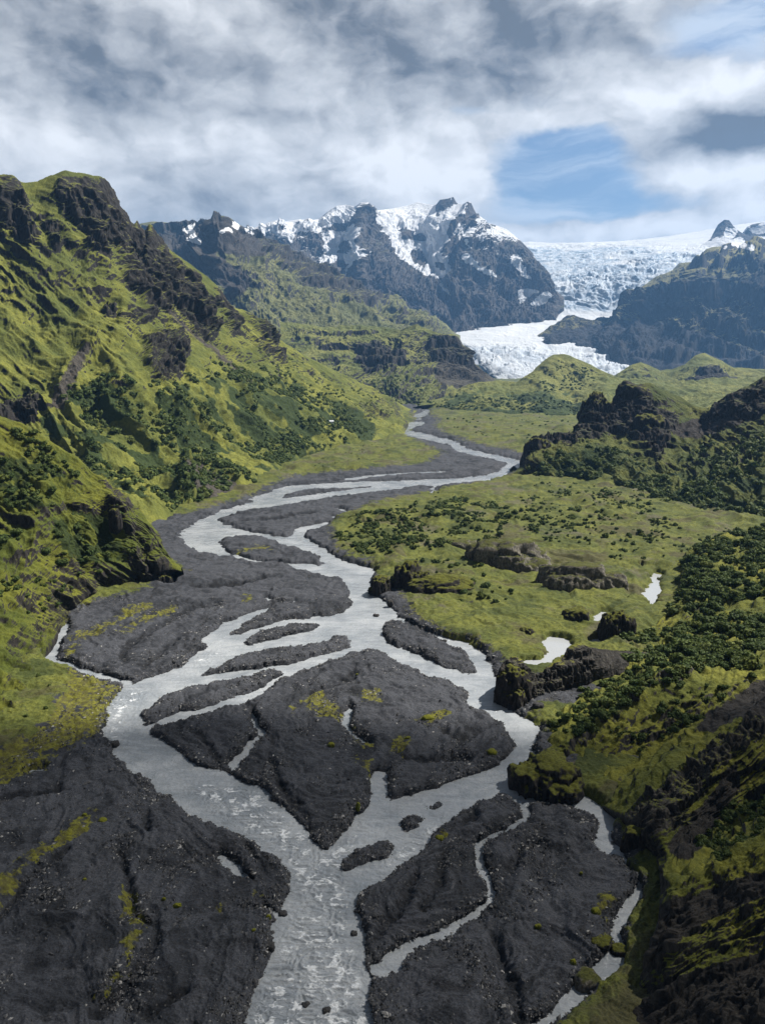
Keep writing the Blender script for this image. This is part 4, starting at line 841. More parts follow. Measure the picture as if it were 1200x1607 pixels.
px_outcrop('rock_outcrop', 905, 930, 140, 54, M_pale, 'low pale mossy knoll just left of the narrow ponds', 'rock outcrop', seed=5, dr=.5, lump=.35)
px_outcrop('rock_outcrop', 720, 868, 90, 24, M_pale, 'flat pale rock ledge on the meadow edge above the crag', 'rock outcrop', seed=6, dr=.4, lump=.4)
px_outcrop('rock_outcrop', 906, 984, 50, 34, M_dark, 'black blunt rock block on the grass left of the pond inlet', 'rock outcrop', seed=7, sq=4., lump=.25, tilt=.12)
px_outcrop('rock_outcrop', 828, 1002, 30, 20, M_dark, 'small conical dark hillock above the wide pond', 'rock outcrop', seed=8, sq=2., lump=.35)
px_outcrop('rock_outcrop', 968, 1008, 56, 50, M_dark, 'dark cleft rock beside the bushes right of the small pond', 'rock outcrop', seed=9, lump=.35, spikes=.2)
px_outcrop('rock_outcrop', 808, 1108, 62, 72, M_dark, 'tall dark moss-capped rock rising straight from the right river bank', 'rock outcrop', seed=10, sq=2.5, lump=.5, dr=.95, n=10)
px_outcrop('rock_outcrop', 868, 1248, 96, 60, M_dark, 'big mossy block headland at the water edge below the right ridges', 'rock outcrop', seed=11, sq=2.5, lump=.5, dr=1.1, n=10)
px_outcrop('rock_outcrop', 1006, 1345, 50, 48, M_dark, 'black angular rock overhanging the right side creek', 'rock outcrop', seed=12, sq=3.2, lump=.35)
px_outcrop('rock_outcrop', 242, 918, 52, 40, M_dark, 'furrowed dark rock foot where the left near hill meets the gravel', 'rock outcrop', seed=13, lump=.4, spikes=.2)
px_outcrop('rock_outcrop', 263, 906, 24, 34, M_dark, 'upright dark slab rock at the tip of the left near hill', 'rock outcrop', seed=14, sq=3.5, lump=.25)
px_outcrop('rock_outcrop', 226, 852, 26, 26, M_dark, 'dark triangular rock tooth on the grassy left slope above the slab', 'rock outcrop', seed=15, d=376, sq=2.2, lump=.3)
px_outcrop('rock_outcrop', 180, 822, 22, 30, M_dark, 'square cut grey rock block half way up the left near hill', 'rock outcrop', seed=16, d=362, sq=4.5, lump=.15)
px_outcrop('rock_outcrop', 846, 722, 46, 34, M_dark, 'lone black crag at the river end of the big right crag hill', 'rock outcrop', seed=17, d=745, lump=.4, spikes=.3)
px_outcrop('rock_outcrop', 806, 740, 12, 12, M_stone, 'small black rock standing in the river bend before the crag hill', 'rock outcrop', seed=18, k=4, n=2)
px_outcrop('rock_outcrop', 998, 640, 62, 40, M_dark, 'highest square topped black stack on the right crag hill', 'rock outcrop', seed=19, d=812, sq=4., lump=.3, tilt=-.06)
px_outcrop('rock_outcrop', 938, 655, 48, 36, M_dark, 'spiky black stack left of the highest stack on the right crag hill', 'rock outcrop', seed=20, d=806, lump=.4, spikes=.35)
px_outcrop('rock_outcrop', 1022, 700, 70, 58, M_dark, 'grey fractured buttress facing the meadow below the highest stack', 'rock outcrop', seed=21, d=765, lump=.4, sq=3.)
# boulders
for i, (px, py, w, h, mat, lb) in enumerate([
    (480, 1583, 11, 9, M_stone, 'black boulder in the foreground rapids, left one of two'), (512, 1592, 11, 9, M_stone, 'black boulder in the foreground rapids, right one of two'), (922, 1552, 36, 24, M_pale, 'big grey boulder by the mossy bank of the right side creek'),
    (973, 1500, 22, 14, M_dark, 'mossy rock standing in the pool of the right side creek'), (945, 1482, 26, 9, M_dark, 'flat mossy rock bar across the right side creek'), (444, 1438, 12, 7, M_stone, 'dark boulder at the left water edge beside the shoal'), (422, 1490, 14, 10, M_stone, 'brownish boulder on the gravel edge left of the rapids'), (178, 1172, 14, 9, M_stone, 'dark boulder at the western bank where the earth cliff ends'),
    (555, 1470, 10, 8, M_stone, 'dark boulder on the cut bank right of the trunk river'), (612, 948, 10, 8, M_stone, 'dark boulder at the tip of the gravel bar by the knob'), (590, 968, 9, 5, M_stone, 'dark stone in the middle of the river bend'), (432, 1352, 9, 5, M_stone, 'dark stone on the tip of the shoal left of the rapids'), (845, 1110, 16, 8, M_stone, 'dark stone behind the tall moss-capped rock'), (697, 1008, 8, 5, M_stone, 'dark stone on the small gravel island')]):
    px_outcrop('boulder', px, py, w, h, mat, lb, 'boulder', seed=30 + i, k=4, n=1, lump=.3, dr=.9)
for i, (px, py, w, h, lb) in enumerate([
    (772, 1184, 22, 9, 'bright green moss cushion alone at the right tip of the central island'), (690, 1318, 17, 7, 'yellow green moss cushion on the right bank of the lower channel'), (845, 1457, 11, 7, 'moss cushion in the middle of the right gravel fan'), (935, 1434, 16, 9, 'moss cushion on the gravel beside the right side creek'), (912, 1372, 6, 4, 'tiny yellow tuft high on the right gravel fan'), (900, 1514, 11, 9, 'moss cushion low on the right gravel fan near the creek'),
    (278, 1425, 15, 7, 'moss cushion on the lower left gravel below the dark hollow'), (257, 1413, 7, 5, 'small moss tuft just left of the moss cushion on the lower left gravel'), (421, 1442, 9, 7, 'moss tuft by the shoal left of the rapids'), (398, 1462, 8, 4, 'flat moss tuft on the gravel left of the rapids'), (132, 1383, 8, 5, 'round moss tuft in the left gravel gully'), (132, 1281, 9, 5, 'moss tuft on the upper left gravel near the road-like bank'),
    (520, 1172, 14, 8, 'moss cushion on the mossy side of the central island'), (160, 1290, 16, 6, 'moss tuft at the upper end of the mossy streak'), (562, 1268, 8, 12, 'moss on the rim of the central island by the inlet'), (672, 1130, 24, 8, 'dark green moss mound right of the island pool'), (560, 1060, 6, 4, 'moss speck at the top of the central island'), (640, 1160, 12, 5, 'low moss tuft right of the inlet on the central island')]):
    px_outcrop('moss_cushion', px, py, w, h, M_moss, lb, 'moss', seed=60 + i, k=4, n=2, lump=.25, dr=.8)
print('outcrops', time.time() - T0)
# ------------------------------------------------------------------ what hides what, seen from the camera (coarse), to pick the shrubs the photo shows
DB = np.full((402, 302), 1e9, np.float32)
for n, (P, N, sl, at_) in SHEETS.items():
    Q = P.reshape(-1, 3); px, py = project(Q)
    dep = Q[:, 1]
    ok = (px > 0) & (px < 1200) & (py > 0) & (py < 1600) & (dep > 60)
    np.minimum.at(DB, ((py[ok] / 4).astype(int), (px[ok] / 4).astype(int)), dep[ok])
def visible(P, tol=.03):
    px, py = project(P); c = np.clip((px / 4).astype(int), 0, 301); r = np.clip((py / 4).astype(int), 0, 401)
    ok = (px > -5) & (px < 1205) & (py > 0) & (py < 1612)
    return ok & (P[:, 1] < DB[r, c] * (1 + tol) + 6)
# ------------------------------------------------------------------ shrubs
def shrub_mat():
    m, t, b = new_mat('shrub_leaves')
    at_ = t.new('ShaderNodeAttribute', attribute_name='m'); sep = t.new('ShaderNodeSeparateColor'); t.put(sep.inputs[0], at_.outputs['Color'])
    oi = t.new('ShaderNodeObjectInfo').outputs['Random']
    k = t.math('FRACT', t.math('ADD', sep.outputs[0], oi))
    c = t.mix(k, (.040, .066, .016), (.085, .112, .028))
    c = t.mix(t.ss(k, .82, 1.0, 0, .7), c, (.12, .14, .03))
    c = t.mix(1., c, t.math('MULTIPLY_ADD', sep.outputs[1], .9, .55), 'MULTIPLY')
    t.put(b.inputs['Base Color'], c); b.inputs['Roughness'].default_value = .7; b.inputs['Specular IOR Level'].default_value = .15
    tr = t.new('ShaderNodeBsdfTranslucent'); t.put(tr.inputs['Color'], c)
    mx = t.new('ShaderNodeMixShader'); mx.inputs[0].default_value = .25
    t.l.new(b.outputs[0], mx.inputs[1]); t.l.new(tr.outputs[0], mx.inputs[2])
    t.l.new(mx.outputs[0], m.node_tree.nodes['Material Output'].inputs[0])
    return m
M_shrub = shrub_mat()
def shrub_proto(nl, size, seed, core=1, tall=1.0):
    r = np.random.default_rng(seed)
    nc = 11
    c = r.normal(size=(nc, 3)); c /= np.linalg.norm(c, axis=1)[:, None]; c *= r.uniform(.25, .72, (nc, 1)); c[:, 2] = np.abs(c[:, 2]) * .8 * tall + .22
    cr = r.uniform(.26, .46, nc)
    k = r.integers(0, nc, nl); d = r.normal(size=(nl, 3)); d /= np.linalg.norm(d, axis=1)[:, None]
    d[:, 2] = np.abs(d[:, 2]) * np.where(r.random(nl) < .8, 1, -1)
    p = c[k] + d * cr[k][:, None] * r.uniform(.8, 1.1, (nl, 1)); p[:, 2] = np.maximum(p[:, 2], .02)
    nrm = d + r.normal(size=(nl, 3)) * .45; nrm /= np.linalg.norm(nrm, axis=1)[:, None]
    a = np.cross(nrm, r.normal(size=(nl, 3))); a /= np.linalg.norm(a, axis=1)[:, None]; b = np.cross(nrm, a)
    s = size * r.uniform(.6, 1.3, (nl, 1))
    V = np.stack([p - a * s * .5, p - b * s * .8, p + a * s * .5, p + b * s * .8], 1).reshape(-1, 3)
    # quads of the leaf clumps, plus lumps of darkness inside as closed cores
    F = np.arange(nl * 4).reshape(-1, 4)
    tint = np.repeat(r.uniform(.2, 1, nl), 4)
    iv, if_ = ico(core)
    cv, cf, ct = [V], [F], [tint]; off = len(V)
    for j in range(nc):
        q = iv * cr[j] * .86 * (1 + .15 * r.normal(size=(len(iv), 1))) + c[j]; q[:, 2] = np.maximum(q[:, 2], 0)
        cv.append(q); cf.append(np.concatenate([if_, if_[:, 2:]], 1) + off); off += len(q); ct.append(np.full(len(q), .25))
    return np.concatenate(cv), np.concatenate(cf), np.concatenate(ct)
import bmesh as _bm
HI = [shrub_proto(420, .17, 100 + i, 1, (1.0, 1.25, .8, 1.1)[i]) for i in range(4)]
def far_proto(nl, size, seed):
    r = np.random.default_rng(seed)
    d = r.normal(size=(nl, 3)); d /= np.linalg.norm(d, axis=1)[:, None]; d[:, 2] = np.abs(d[:, 2])
    p = d * r.uniform(.6, 1.0, (nl, 1)) * [1, 1, .95]
    nrm = d + r.normal(size=(nl, 3)) * .4; nrm /= np.linalg.norm(nrm, axis=1)[:, None]
    a = np.cross(nrm, r.normal(size=(nl, 3))); a /= np.linalg.norm(a, axis=1)[:, None]; b = np.cross(nrm, a); s = size * r.uniform(.6, 1.3, (nl, 1))
    V = np.stack([p - a * s * .5, p - b * s * .7, p + a * s * .5, p + b * s * .7], 1).reshape(-1, 3)
    iv, if_ = ico(1); q = iv * (.78 + .14 * r.normal(size=(len(iv), 1))); q[:, 2] = np.maximum(q[:, 2], 0)
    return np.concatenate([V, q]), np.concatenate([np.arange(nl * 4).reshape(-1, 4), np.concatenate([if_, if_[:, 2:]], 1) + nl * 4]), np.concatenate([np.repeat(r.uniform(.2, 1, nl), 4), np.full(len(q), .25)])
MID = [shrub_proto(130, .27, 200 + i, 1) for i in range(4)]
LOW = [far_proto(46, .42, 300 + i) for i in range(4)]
SH = []           # x y z r region
def scatter(region, sname, polys, n, rmin, rmax, clump=.0, cl=30., strokes=(), soft=6, slmax=1.05, thr=.3):
    P, N, sl, at_ = SHEETS[sname]
    w = sample_px(pixmask(polys, soft, strokes), P, 6.)
    a = np.linalg.norm(np.cross(np.gradient(P, axis=0), np.gradient(P, axis=1)), axis=-1)
    w = sstep(thr, .9, w) * a * (sl < slmax)
    if clump: w = w * sstep(clump - .15, clump + .25, fbm3(P, 1 / cl, 4, .55) + .25)
    if sname == 'ground': w = w * (at_[..., 0] > .5) * (P[..., 2] > .4)
    w = w.ravel(); w = w / w.sum()
    r = np.random.default_rng(len(SH) + 5)
    i = r.choice(len(w), n, p=w); q = P.reshape(-1, 3)[i].copy()
    rad = rmin + (rmax - rmin) * r.random(n) ** 2.2
    q[:, 2] -= rad * .1
    for k in range(n): SH.append((q[k, 0], q[k, 1], q[k, 2], rad[k], region))
scatter('left thicket', 'left_mountain', [[(70, 640), (170, 590), (260, 600), (320, 585), (400, 640), (470, 690), (540, 705), (470, 725), (410, 770), (270, 800), (170, 745), (100, 690)], [(330, 575), (420, 580), (500, 625), (570, 650), (590, 675), (545, 690), (470, 670), (400, 625)]], 5600, 1.3, 4.6, .2, 45., soft=12, thr=.15)
scatter('left thicket', 'left_mountain', [[(400, 540), (520, 590), (620, 640), (600, 650), (500, 620), (420, 575)], [(20, 600), (120, 570), (180, 600), (100, 660)]], 500, 1.5, 3.2, .25, 40.)
scatter('left near hill', 'left_near_hill', [[(0, 660), (110, 730), (180, 790), (235, 850), (205, 890), (120, 900), (60, 860), (0, 870)]], 620, 1.0, 3.2, .25, 20., soft=10, thr=.15)
scatter('left near hill', 'left_near_hill', [[(0, 900), (60, 900), (120, 930), (60, 1000), (0, 1000)]], 40, .8, 1.8, .2, 18.)
scatter('right slope', 'right_near_hill', [[(1010, 945), (1060, 885), (1140, 840), (1230, 820), (1230, 1050), (1100, 1050), (1020, 1040), (960, 1040), (960, 990)]], 820, 1.5, 4.4, .05, 22., soft=10, thr=.15)
scatter('right slope', 'right_near_hill', [[(900, 1100), (1000, 1040), (1110, 1045), (1200, 1030), (1100, 1062), (1000, 1095), (920, 1160)], [(860, 1130), (900, 1110), (915, 1160), (880, 1165)]], 190, 1.0, 2.8, -.1, 20.)
scatter('right foreground', 'right_near_hill', [[(960, 1140), (1100, 1080), (1150, 1090), (1080, 1140), (1000, 1180)], [(1130, 1260), (1210, 1230), (1210, 1300), (1090, 1370), (1100, 1320)]], 260, .5, 1.6, .05, 10.)
scatter('crag hill', 'crag_hill', [[(830, 748), (880, 705), (950, 700), (1010, 730), (1050, 760), (1030, 790), (950, 770)], [(1030, 795), (1060, 740), (1110, 700), (1210, 680), (1210, 835), (1100, 815)]], 1700, 1.2, 4.0, .12, 30., soft=9, thr=.15)
scatter('meadow', 'ground', [[(525, 835), (570, 805), (700, 778), (810, 800), (780, 850), (700, 860), (560, 872)]], 900, .9, 2.6, .12, 22.)
scatter('meadow', 'ground', [[(640, 880), (740, 870), (800, 890), (800, 950), (700, 935)], [(660, 890), (780, 885), (780, 945), (680, 935)], [(800, 780), (1000, 770), (1040, 830), (980, 880), (830, 840)]], 420, .8, 2.6, .05, 22.)
scatter('meadow', 'ground', [[(820, 750), (1020, 775), (1010, 800), (900, 790)], [(980, 820), (1180, 830), (1190, 850), (1020, 890)]], 130, .9, 2.3, .1, 22.)
scatter('far flat', 'ground', [[(690, 650), (900, 660), (900, 690), (760, 690)]], 60, 1.5, 3.5, .2, 60.)
scatter('river flats', 'ground', [[(30, 1050), (90, 1030), (110, 1040), (80, 1110), (20, 1130)], [(400, 770), (560, 700), (640, 690), (440, 765)]], 50, .5, 1.3, .1, 12.)
scatter('far mounds', 'grassy_mounds', [[(660, 640), (720, 618), (780, 622), (850, 612), (930, 626), (1010, 620), (1010, 660), (800, 655), (680, 648)], [(840, 600), (880, 565), (940, 590), (900, 612)]], 1300, 2.2, 5., .1, 90.)
scatter('far mounds', 'columnar_hill', [[(560, 600), (640, 590), (680, 610), (640, 645), (560, 650)]], 500, 2., 4.5, .1, 90.)
S = np.array([s[:4] for s in SH]); REG = np.array([s[4] for s in SH])
dist = np.linalg.norm(S[:, :3] - [0, 0, CAMH], axis=1); app = S[:, 3] / dist
vis = visible(S[:, :3] + np.array([0, 0, 1]) * S[:, 3:4])
order = np.argsort(-np.where(vis, app, 0)); single = np.zeros(len(S), bool); single[order[:296]] = True
rs = np.random.default_rng(3)
LBL = {'left thicket': 'dark green birch shrub in the thicket below the cliffs of the left mountain', 'left near hill': 'dark green shrub growing on the grassy left near hill above the gravel', 'right slope': 'round green birch shrub crowded on the slope right of the ponds',
       'right foreground': 'small dark shrub tucked between the mossy ridges at lower right', 'crag hill': 'dark green shrub on the slope below the right crag hill', 'meadow': 'low green shrub dotted over the meadow right of the river',
       'far flat': 'tiny shrub on the far pale flat beside the river', 'river flats': 'small low shrub on the grassy flat left of the river', 'far mounds': 'shrub on the far green mounds'}
pm = []
for i, (V, F, tint) in enumerate(HI):
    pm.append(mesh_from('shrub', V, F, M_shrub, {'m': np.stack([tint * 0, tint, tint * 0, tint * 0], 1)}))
for i in np.where(single)[0]:
    o = link('shrub', pm[rs.integers(0, 4)], tuple(S[i, :3])); r = S[i, 3]
    o.rotation_euler = (0, 0, rs.uniform(0, 6.28)); o.scale = (r * rs.uniform(.9, 1.15), r * rs.uniform(.9, 1.15), r * rs.uniform(.8, 1.1))
    tag(o, LBL[REG[i]], 'shrub', 'shrubs: ' + REG[i])
VV, FF, TT = [], [], []; off = 0
rest = np.where(~single)[0]
for lod, sel in ((MID, rest[(dist[rest] < 560)]), (LOW, rest[dist[rest] >= 560])):
    for v in range(4):
        ii = sel[v::4]; V, F, tint = lod[v]
        n = len(ii)
        if not n: continue
        a = rs.uniform(0, 6.28, n); r = S[ii, 3]; sx = r * rs.uniform(.9, 1.15, n); sz = r * rs.uniform(.8, 1.15, n)
        c, s = np.cos(a)[:, None], np.sin(a)[:, None]
        x = (V[None, :, 0] * c - V[None, :, 1] * s) * sx[:, None] + S[ii, 0:1]; y = (V[None, :, 0] * s + V[None, :, 1] * c) * sx[:, None] + S[ii, 1:2]; z = V[None, :, 2] * sz[:, None] + S[ii, 2:3]
        VV.append(np.stack([x, y, z], -1).reshape(-1, 3)); FF.append((F[None] + (np.arange(n) * len(V))[:, None, None]).reshape(-1, 4) + off); off += n * len(V)
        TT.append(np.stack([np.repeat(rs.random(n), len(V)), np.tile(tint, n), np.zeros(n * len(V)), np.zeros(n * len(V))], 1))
me = mesh_from('birch_scrub', np.concatenate(VV), np.concatenate(FF), M_shrub, {'m': np.concatenate(TT)})
tag(link('birch_scrub', me), 'dark green birch scrub spreading over the valley slopes', 'scrub', kind='stuff')
print('shrubs', len(S), off, time.time() - T0)
# ------------------------------------------------------------------ loose stones on the gravel
P, N, sl, at_ = SHEETS['ground']
w = (P[..., 1] < 340) * (P[..., 2] > -.34) * (wb < .8) * (at_[..., 0] < .4)
cl = sstep(.0, .7, fbm2(P[..., 0] / 13, P[..., 1] / 13, 4, .6, 31.)) ** 1.5 * 1.6 + .05 + 1.4 * sstep(.05, .3, wm) * sstep(.55, .4, wb)
a = np.linalg.norm(np.cross(np.gradient(P, axis=0), np.gradient(P, axis=1)), axis=-1)
w = (w * cl * a * (1 / (1 + (P[..., 1] / 190) ** 2))).ravel(); w /= w.sum()
n = 75000
i = rs.choice(len(w), n, p=w); q = P.reshape(-1, 3)[i] + rs.normal(size=(n, 3)) * [.15, .15, 0]
ov = np.array([[1, 0, 0], [0, 1, 0], [-1, 0, 0], [0, -1, 0], [0, 0, 1], [0, 0, -.6]], float); of = np.array([[0, 1, 4], [1, 2, 4], [2, 3, 4], [3, 0, 4], [1, 0, 5], [2, 1, 5], [3, 2, 5], [0, 3, 5]])
rad = .09 + .36 * rs.random(n) ** 4.0
V = ov[None] * (1 + .35 * rs.normal(size=(n, 6, 1))) * (rad[:, None] * np.stack([rs.uniform(.8, 1.5, n), rs.uniform(.7, 1.2, n), rs.uniform(.5, .9, n)], 1))[:, None]
an = rs.uniform(0, 6.28, n); c, s = np.cos(an)[:, None], np.sin(an)[:, None]
V = np.stack([V[..., 0] * c - V[..., 1] * s, V[..., 0] * s + V[..., 1] * c, V[..., 2]], -1) + q[:, None]
def stone_mat():
    m, t, b = new_mat('loose_stone')
    at_ = t.new('ShaderNodeAttribute', attribute_name='m'); sep = t.new('ShaderNodeSeparateColor'); t.put(sep.inputs[0], at_.outputs['Color'])
    c = t.mix(sep.outputs[0], (.018, .018, .019), (.07, .07, .072)); c = t.mix(t.ss(sep.outputs[0], .80, .97), c, (.27, .265, .255))
    t.put(b.inputs['Base Color'], c); b.inputs['Roughness'].default_value = .85
    return m
me = mesh_from('gravel_stones', V.reshape(-1, 3), (of[None] + (np.arange(n) * 6)[:, None, None]).reshape(-1, 3), stone_mat(), {'m': np.repeat(np.stack([rs.random(n)] + [np.zeros(n)] * 3, 1), 6, 0)}, smooth=False)
tag(link('gravel_stones', me), 'grey and pale stones strewn over the black gravel bars', 'stones', kind='stuff')
# ------------------------------------------------------------------ white hut on the left slope
P = SHEETS['left_mountain'][0].reshape(-1, 3); px, py = project(P)
d2 = (px - 521) ** 2 + (py - 660) ** 2; ok = np.where(d2 < 20)[0]
hp = P[ok[np.argmin(P[ok, 1])]] if len(ok) else at(521, 660, 1000)
mw = bpy.data.materials.new('white_paint'); mw.use_nodes = True; mw.node_tree.nodes['Principled BSDF'].inputs['Base Color'].default_value = (.75, .76, .77, 1)
mr = bpy.data.materials.new('roof_metal'); mr.use_nodes = True; mr.node_tree.nodes['Principled BSDF'].inputs['Base Color'].default_value = (.55, .57, .6, 1)
mg = bpy.data.materials.new('dark_glass'); mg.use_nodes = True; mg.node_tree.nodes['Principled BSDF'].inputs['Base Color'].default_value = (.03, .035, .04, 1)
hut = bpy.data.objects.new('hut', None); COL.objects.link(hut); hut.location = hp; hut.rotation_euler = (0, 0, .25); hut.scale = (.75, .75, .75)
tag(hut, 'small white hut alone among shrubs on the left valley slope', 'hut')
def box(x0, x1, y0, y1, z0, z1):
    v = np.array([[x, y, z] for z in (z0, z1) for x, y in ((x0, y0), (x1, y0), (x1, y1), (x0, y1))], float)
    return v, np.array([[3, 2, 1, 0], [4, 5, 6, 7], [0, 1, 5, 4], [1, 2, 6, 5], [2, 3, 7, 6], [3, 0, 4, 7]])
v, f = box(-4, 4, -2.5, 2.5, -1.5, 3.2); link('wall', mesh_from('wall', v, f, mw, smooth=False), parent=hut)
v = np.array([[-4.4, -3, 3.0], [4.4, -3, 3.0], [4.4, 0, 4.9], [-4.4, 0, 4.9], [-4.4, 3, 3.0], [4.4, 3, 3.0], [-4.4, -3, 3.25], [4.4, -3, 3.25], [4.4, 0, 5.15], [-4.4, 0, 5.15], [-4.4, 3, 3.25], [4.4, 3, 3.25]])
f = np.array([[6, 7, 8, 9], [9, 8, 11, 10], [3, 2, 1, 0], [4, 5, 2, 3], [0, 1, 7, 6], [5, 4, 10, 11], [1, 2, 8, 7], [2, 5, 11, 8], [3, 0, 6, 9], [4, 3, 9, 10]])
link('roof', mesh_from('roof', v, f, mr, smooth=False), parent=hut)
v, f = box(-.6, .5, -2.56, -2.5, -.2, 1.9); link('door', mesh_from('door', v, f, mg, smooth=False), parent=hut)
for wx in (-2.4, 2.2):
    v, f = box(wx - .6, wx + .6, -2.55, -2.5, 1.0, 2.1); link('window', mesh_from('window', v, f, mg, smooth=False), parent=hut)

# ------------------------------------------------------------------ air, sky and sun
SUN_AZ, SUN_EL = math.radians(66), math.radians(51)        # azimuth from the view direction towards the right
from mathutils import Vector
sd = Vector((math.sin(SUN_AZ) * math.cos(SUN_EL), math.cos(SUN_AZ) * math.cos(SUN_EL), math.sin(SUN_EL)))
sun = bpy.data.lights.new('sun', 'SUN'); sun.energy = 5.0; sun.angle = math.radians(.5); sun.color = (1, .95, .87)
so = bpy.data.objects.new('sun', sun); COL.objects.link(so); so.location = (300, 200, 2500); so.rotation_euler = (-sd).to_track_quat('-Z', 'Y').to_euler()
def shade_cloud(cx, cy, rx, ry, z, seed, label):  # added cloud body out of view, placed sunward to shade the foreground
    V, F = ico(5)
    th = np.arctan2(V[:, 1], V[:, 0]); Q = V * [1, 1, .16]
    Q = Q * (1 + .32 * fbm3(V + seed * 9.1, 1.3, 6, .6)[:, None]) + .02 * fbm3(V * 3 + seed, 1., 3)[:, None]
    k = (z - 0) / sd.z
    o = link('shade_cloud', mesh_from('shade_cloud', Q * [rx, ry, min(rx, ry)], F, M_shade_cloud), (cx + sd.x * k, cy + sd.y * k, z)); tag(o, label, 'shade_cloud', kind='stuff')
M_shade_cloud = bpy.data.materials.new('shade_cloud_white'); M_shade_cloud.use_nodes = True
tr_ = M_shade_cloud.node_tree.nodes.new('ShaderNodeBsdfTransparent'); mx_ = M_shade_cloud.node_tree.nodes.new('ShaderNodeMixShader'); mx_.inputs[0].default_value = .42
M_shade_cloud.node_tree.links.new(tr_.outputs[0], mx_.inputs[1]); M_shade_cloud.node_tree.links.new(M_shade_cloud.node_tree.nodes['Principled BSDF'].outputs[0], mx_.inputs[2]); M_shade_cloud.node_tree.links.new(mx_.outputs[0], M_shade_cloud.node_tree.nodes['Material Output'].inputs[0])
b_ = M_shade_cloud.node_tree.nodes['Principled BSDF']; b_.inputs['Base Color'].default_value = (.85, .86, .88, 1); b_.inputs['Roughness'].default_value = 1; b_.inputs['Specular IOR Level'].default_value = 0
shade_cloud(-25, 95, 190, 110, 2150, 1, 'unseen shade caster added for the near river bars')
v, f = box(-11500, 11500, -150, 13000, -13, 1850)
mh = bpy.data.materials.new('haze'); mh.use_nodes = True; nt = mh.node_tree; nt.nodes.clear()
out = nt.nodes.new('ShaderNodeOutputMaterial'); pv = nt.nodes.new('ShaderNodeVolumePrincipled'); nt.links.new(pv.outputs[0], out.inputs['Volume'])
pv.inputs['Color'].default_value = (.24, .52, 1.0, 1); pv.inputs['Density'].default_value = 5.6e-5; pv.inputs['Anisotropy'].default_value = .2
tag(link('haze', mesh_from('haze', v, f, mh, smooth=False)), kind='stuff')
mh.cycles.homogeneous_volume = True if hasattr(mh.cycles, 'homogeneous_volume') else None

world = bpy.data.worlds.new("World"); sc.world = world; world.use_nodes = True
t = NT(world.node_tree); bg = world.node_tree.nodes['Background']
sky = t.new('ShaderNodeTexSky', sky_type='NISHITA'); sky.sun_disc = False; sky.sun_elevation = SUN_EL; sky.sun_rotation = SUN_AZ; sky.altitude = 300; sky.ozone_density = 2.0
g = t.new('ShaderNodeTexCoord').outputs['Generated']
sx = t.new('ShaderNodeSeparateXYZ'); t.put(sx.inputs[0], g)
az = t.math('ARCTAN2', sx.outputs[0], sx.outputs[1]); el = t.math('ARCSINE', sx.outputs[2])
cx = t.new('ShaderNodeCombineXYZ'); t.put(cx.inputs[0], az); t.put(cx.inputs[1], el); D = cx.outputs[0]
def wn(vec, scale, detail, rough, stretch=(1, 1.5, 1), dist=0.):
    return t.noise(vec, scale, detail, rough, dist, stretch)
wv = t.new('ShaderNodeTexNoise'); mp = t.new('ShaderNodeMapping'); mp.inputs['Scale'].default_value = (1, 1.8, 1); t.put(mp.inputs[0], D); t.put(wv.inputs['Vector'], mp.outputs[0])
wv.inputs['Scale'].default_value = 7; wv.inputs['Detail'].default_value = 5; wv.inputs['Roughness'].default_value = .6
wo = t.vmath('MULTIPLY', t.vmath('SUBTRACT', wv.outputs['Color'], (.5, .5, .5)), (.085, .045, 0))
DW = t.vmath('ADD', D, wo)
def azel(px, py):
    a, ry, rz = ray(px, py); return math.atan2(a, ry), math.asin(rz / math.sqrt(a * a + ry * ry + rz * rz))
def blobs(lst, base):
    acc = base
    for px, py, wx, wy, amp in lst:
        a0, e0 = azel(px, py)
        v = t.vmath('MULTIPLY', t.vmath('SUBTRACT', DW, (a0, e0, 0)), (F0 / wx, F0 / wy * 1.05, 0))
        gss = t.math('EXPONENT', t.math('MULTIPLY', t.vmath('DOT_PRODUCT', v, v), -1.0))
        acc = t.math('MULTIPLY_ADD', gss, amp, acc)
    return acc
def billow(vec, sc_):
    mp_ = t.new('ShaderNodeMapping'); mp_.inputs['Scale'].default_value = (1, 1.35, 1); t.put(mp_.inputs[0], vec)
    vn = t.new('ShaderNodeTexVoronoi', feature='F1'); t.put(vn.inputs['Vector'], mp_.outputs[0]); vn.inputs['Scale'].default_value = sc_
    vn.inputs['Detail'].default_value = 3; vn.inputs['Roughness'].default_value = .42; vn.normalize = True
    return t.math('SUBTRACT', 1, vn.outputs['Distance'])
OFF = t.vmath('ADD', DW, (.012, .010, 0))
bl1, bl2 = billow(DW, 7.), billow(OFF, 7.)
n_a = wn(DW, 5.5, 8, .54); n_b = wn(DW, 13, 7, .56); n_d = wn(t.vmath('ADD', DW, (.022, .016, 0)), 5.5, 6, .5); n_e = wn(t.vmath('ADD', DW, (.009, .007, 0)), 13, 5, .5); n_c = wn(DW, 4.5, 8, .6, (.6, 3.6, 1), .4)
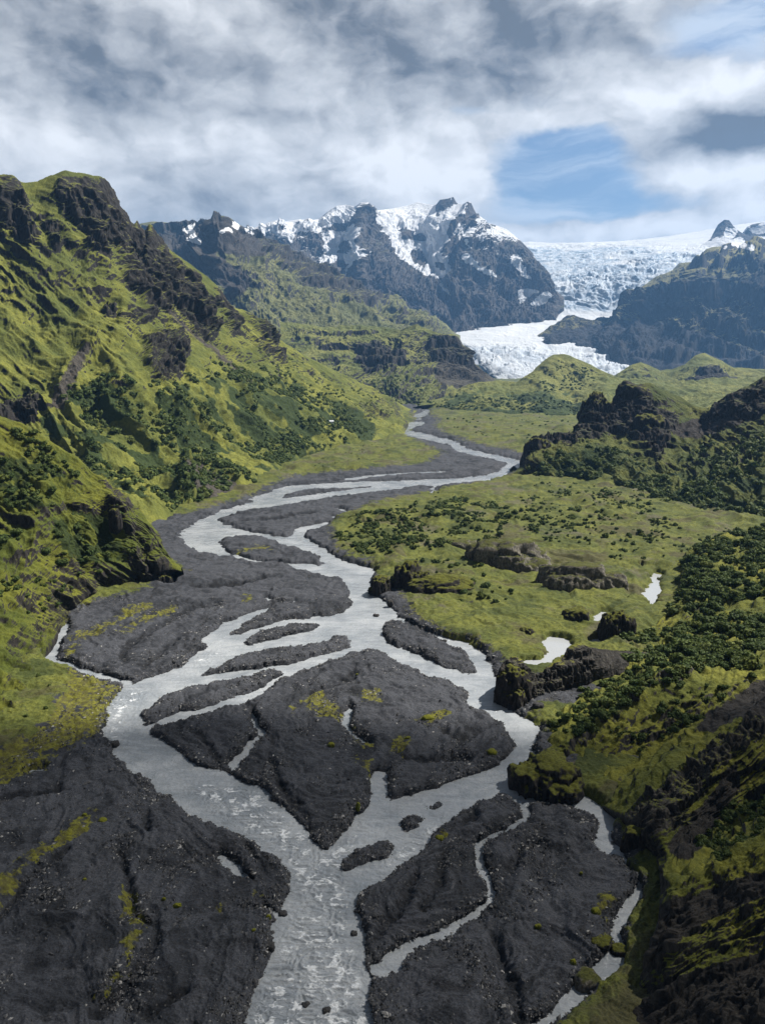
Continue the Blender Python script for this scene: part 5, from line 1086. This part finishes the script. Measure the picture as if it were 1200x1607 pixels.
# cover: 1 cloud, 0 open sky
cov = t.math('MULTIPLY_ADD', t.math('SUBTRACT', bl1, .55), 1.1, t.math('MULTIPLY_ADD', t.math('SUBTRACT', n_a, .5), 1.5, .82))
cov = blobs([(900, 265, 190, 62, -.85), (1010, 320, 200, 28, -.5), (830, 250, 90, 40, -.35), (1110, 60, 110, 42, -.72), (1190, 20, 80, 40, -.5), (860, 150, 60, 22, -.45), (565, 158, 45, 14, -.6), (720, 176, 60, 12, -.5), (900, 215, 70, 22, -.5),
    (1160, 190, 120, 60, .5), (1130, 275, 120, 35, .5), (1050, 140, 120, 50, .5), (690, 270, 130, 55, .5), (980, 362, 300, 14, .9), (300, 250, 400, 150, .4), (500, 60, 450, 90, .4), (1090, 350, 160, 14, .4)], cov)
cov_s = t.ss(cov, .30, .78)
thin = t.math('MULTIPLY_ADD', t.ss(n_c, .40, .62), .72, .08)
# tone of the clouds: 0 dark base, 1 sunlit white
rel = t.math('MULTIPLY_ADD', t.math('SUBTRACT', bl1, bl2), 1.1, t.math('ADD', t.math('MULTIPLY', t.math('SUBTRACT', n_a, n_d), 1.3), t.math('MULTIPLY', t.math('SUBTRACT', n_b, n_e), .45)))
br = t.math('ADD', rel, t.math('MULTIPLY_ADD', t.math('SUBTRACT', n_a, .5), .9, t.math('MULTIPLY_ADD', t.math('SUBTRACT', n_b, .5), .6, .54)))
br = blobs([(290, 95, 130, 42, -.42), (600, 60, 200, 60, -.32), (720, 120, 160, 45, -.22), (60, 110, 120, 60, -.20), (90, 25, 200, 40, -.12), (950, 20, 110, 30, -.25), (1120, 205, 80, 42, -.62), (1190, 190, 60, 40, -.5), (150, 330, 250, 35, -.12), (330, 170, 150, 20, -.15), (860, 60, 90, 40, -.15),
    (690, 275, 120, 50, .42), (560, 230, 160, 70, .2), (330, 20, 80, 40, .12), (330, 70, 60, 30, .15), (270, 215, 120, 35, .22), (60, 200, 120, 40, .12), (1180, 110, 70, 40, .45), (1060, 150, 90, 35, .35), (1150, 275, 110, 25, .5), (1000, 360, 300, 18, .5), (480, 130, 80, 40, .15), (830, 200, 80, 30, .15)], br)
brs = t.ss(br, .05, .98, 0, 1, 'LINEAR')
ccol = t.mix(brs, (.85, .87, .90), (5.9, 5.9, 5.9))
skyc = t.mix(1., sky.outputs[0], (.40, .45, .49), 'MULTIPLY')
skyc = t.mix(thin, skyc, (4.2, 4.6, 5.1))
c = t.mix(cov_s, skyc, ccol)
c = t.mix(1., c, t.math('MULTIPLY', t.ss(el, .40, .70, 1, .2), t.ss(t.math('ABSOLUTE', az), .7, 1.6, 1, .4)), 'MULTIPLY')   # sky overhead and behind is dimmed to cut the ambient light
t.put(bg.inputs[0], c); bg.inputs[1].default_value = .1
sc.view_settings.view_transform = 'Standard'; sc.view_settings.look = 'None'; sc.view_settings.exposure = 0.9; sc.view_settings.gamma = 1
sc.cycles.max_bounces = 5; sc.cycles.diffuse_bounces = 2; sc.cycles.glossy_bounces = 2; sc.cycles.transmission_bounces = 2; sc.cycles.transparent_max_bounces = 6; sc.cycles.volume_bounces = 0
sc.cycles.use_denoising = True
print('done', time.time() - T0)
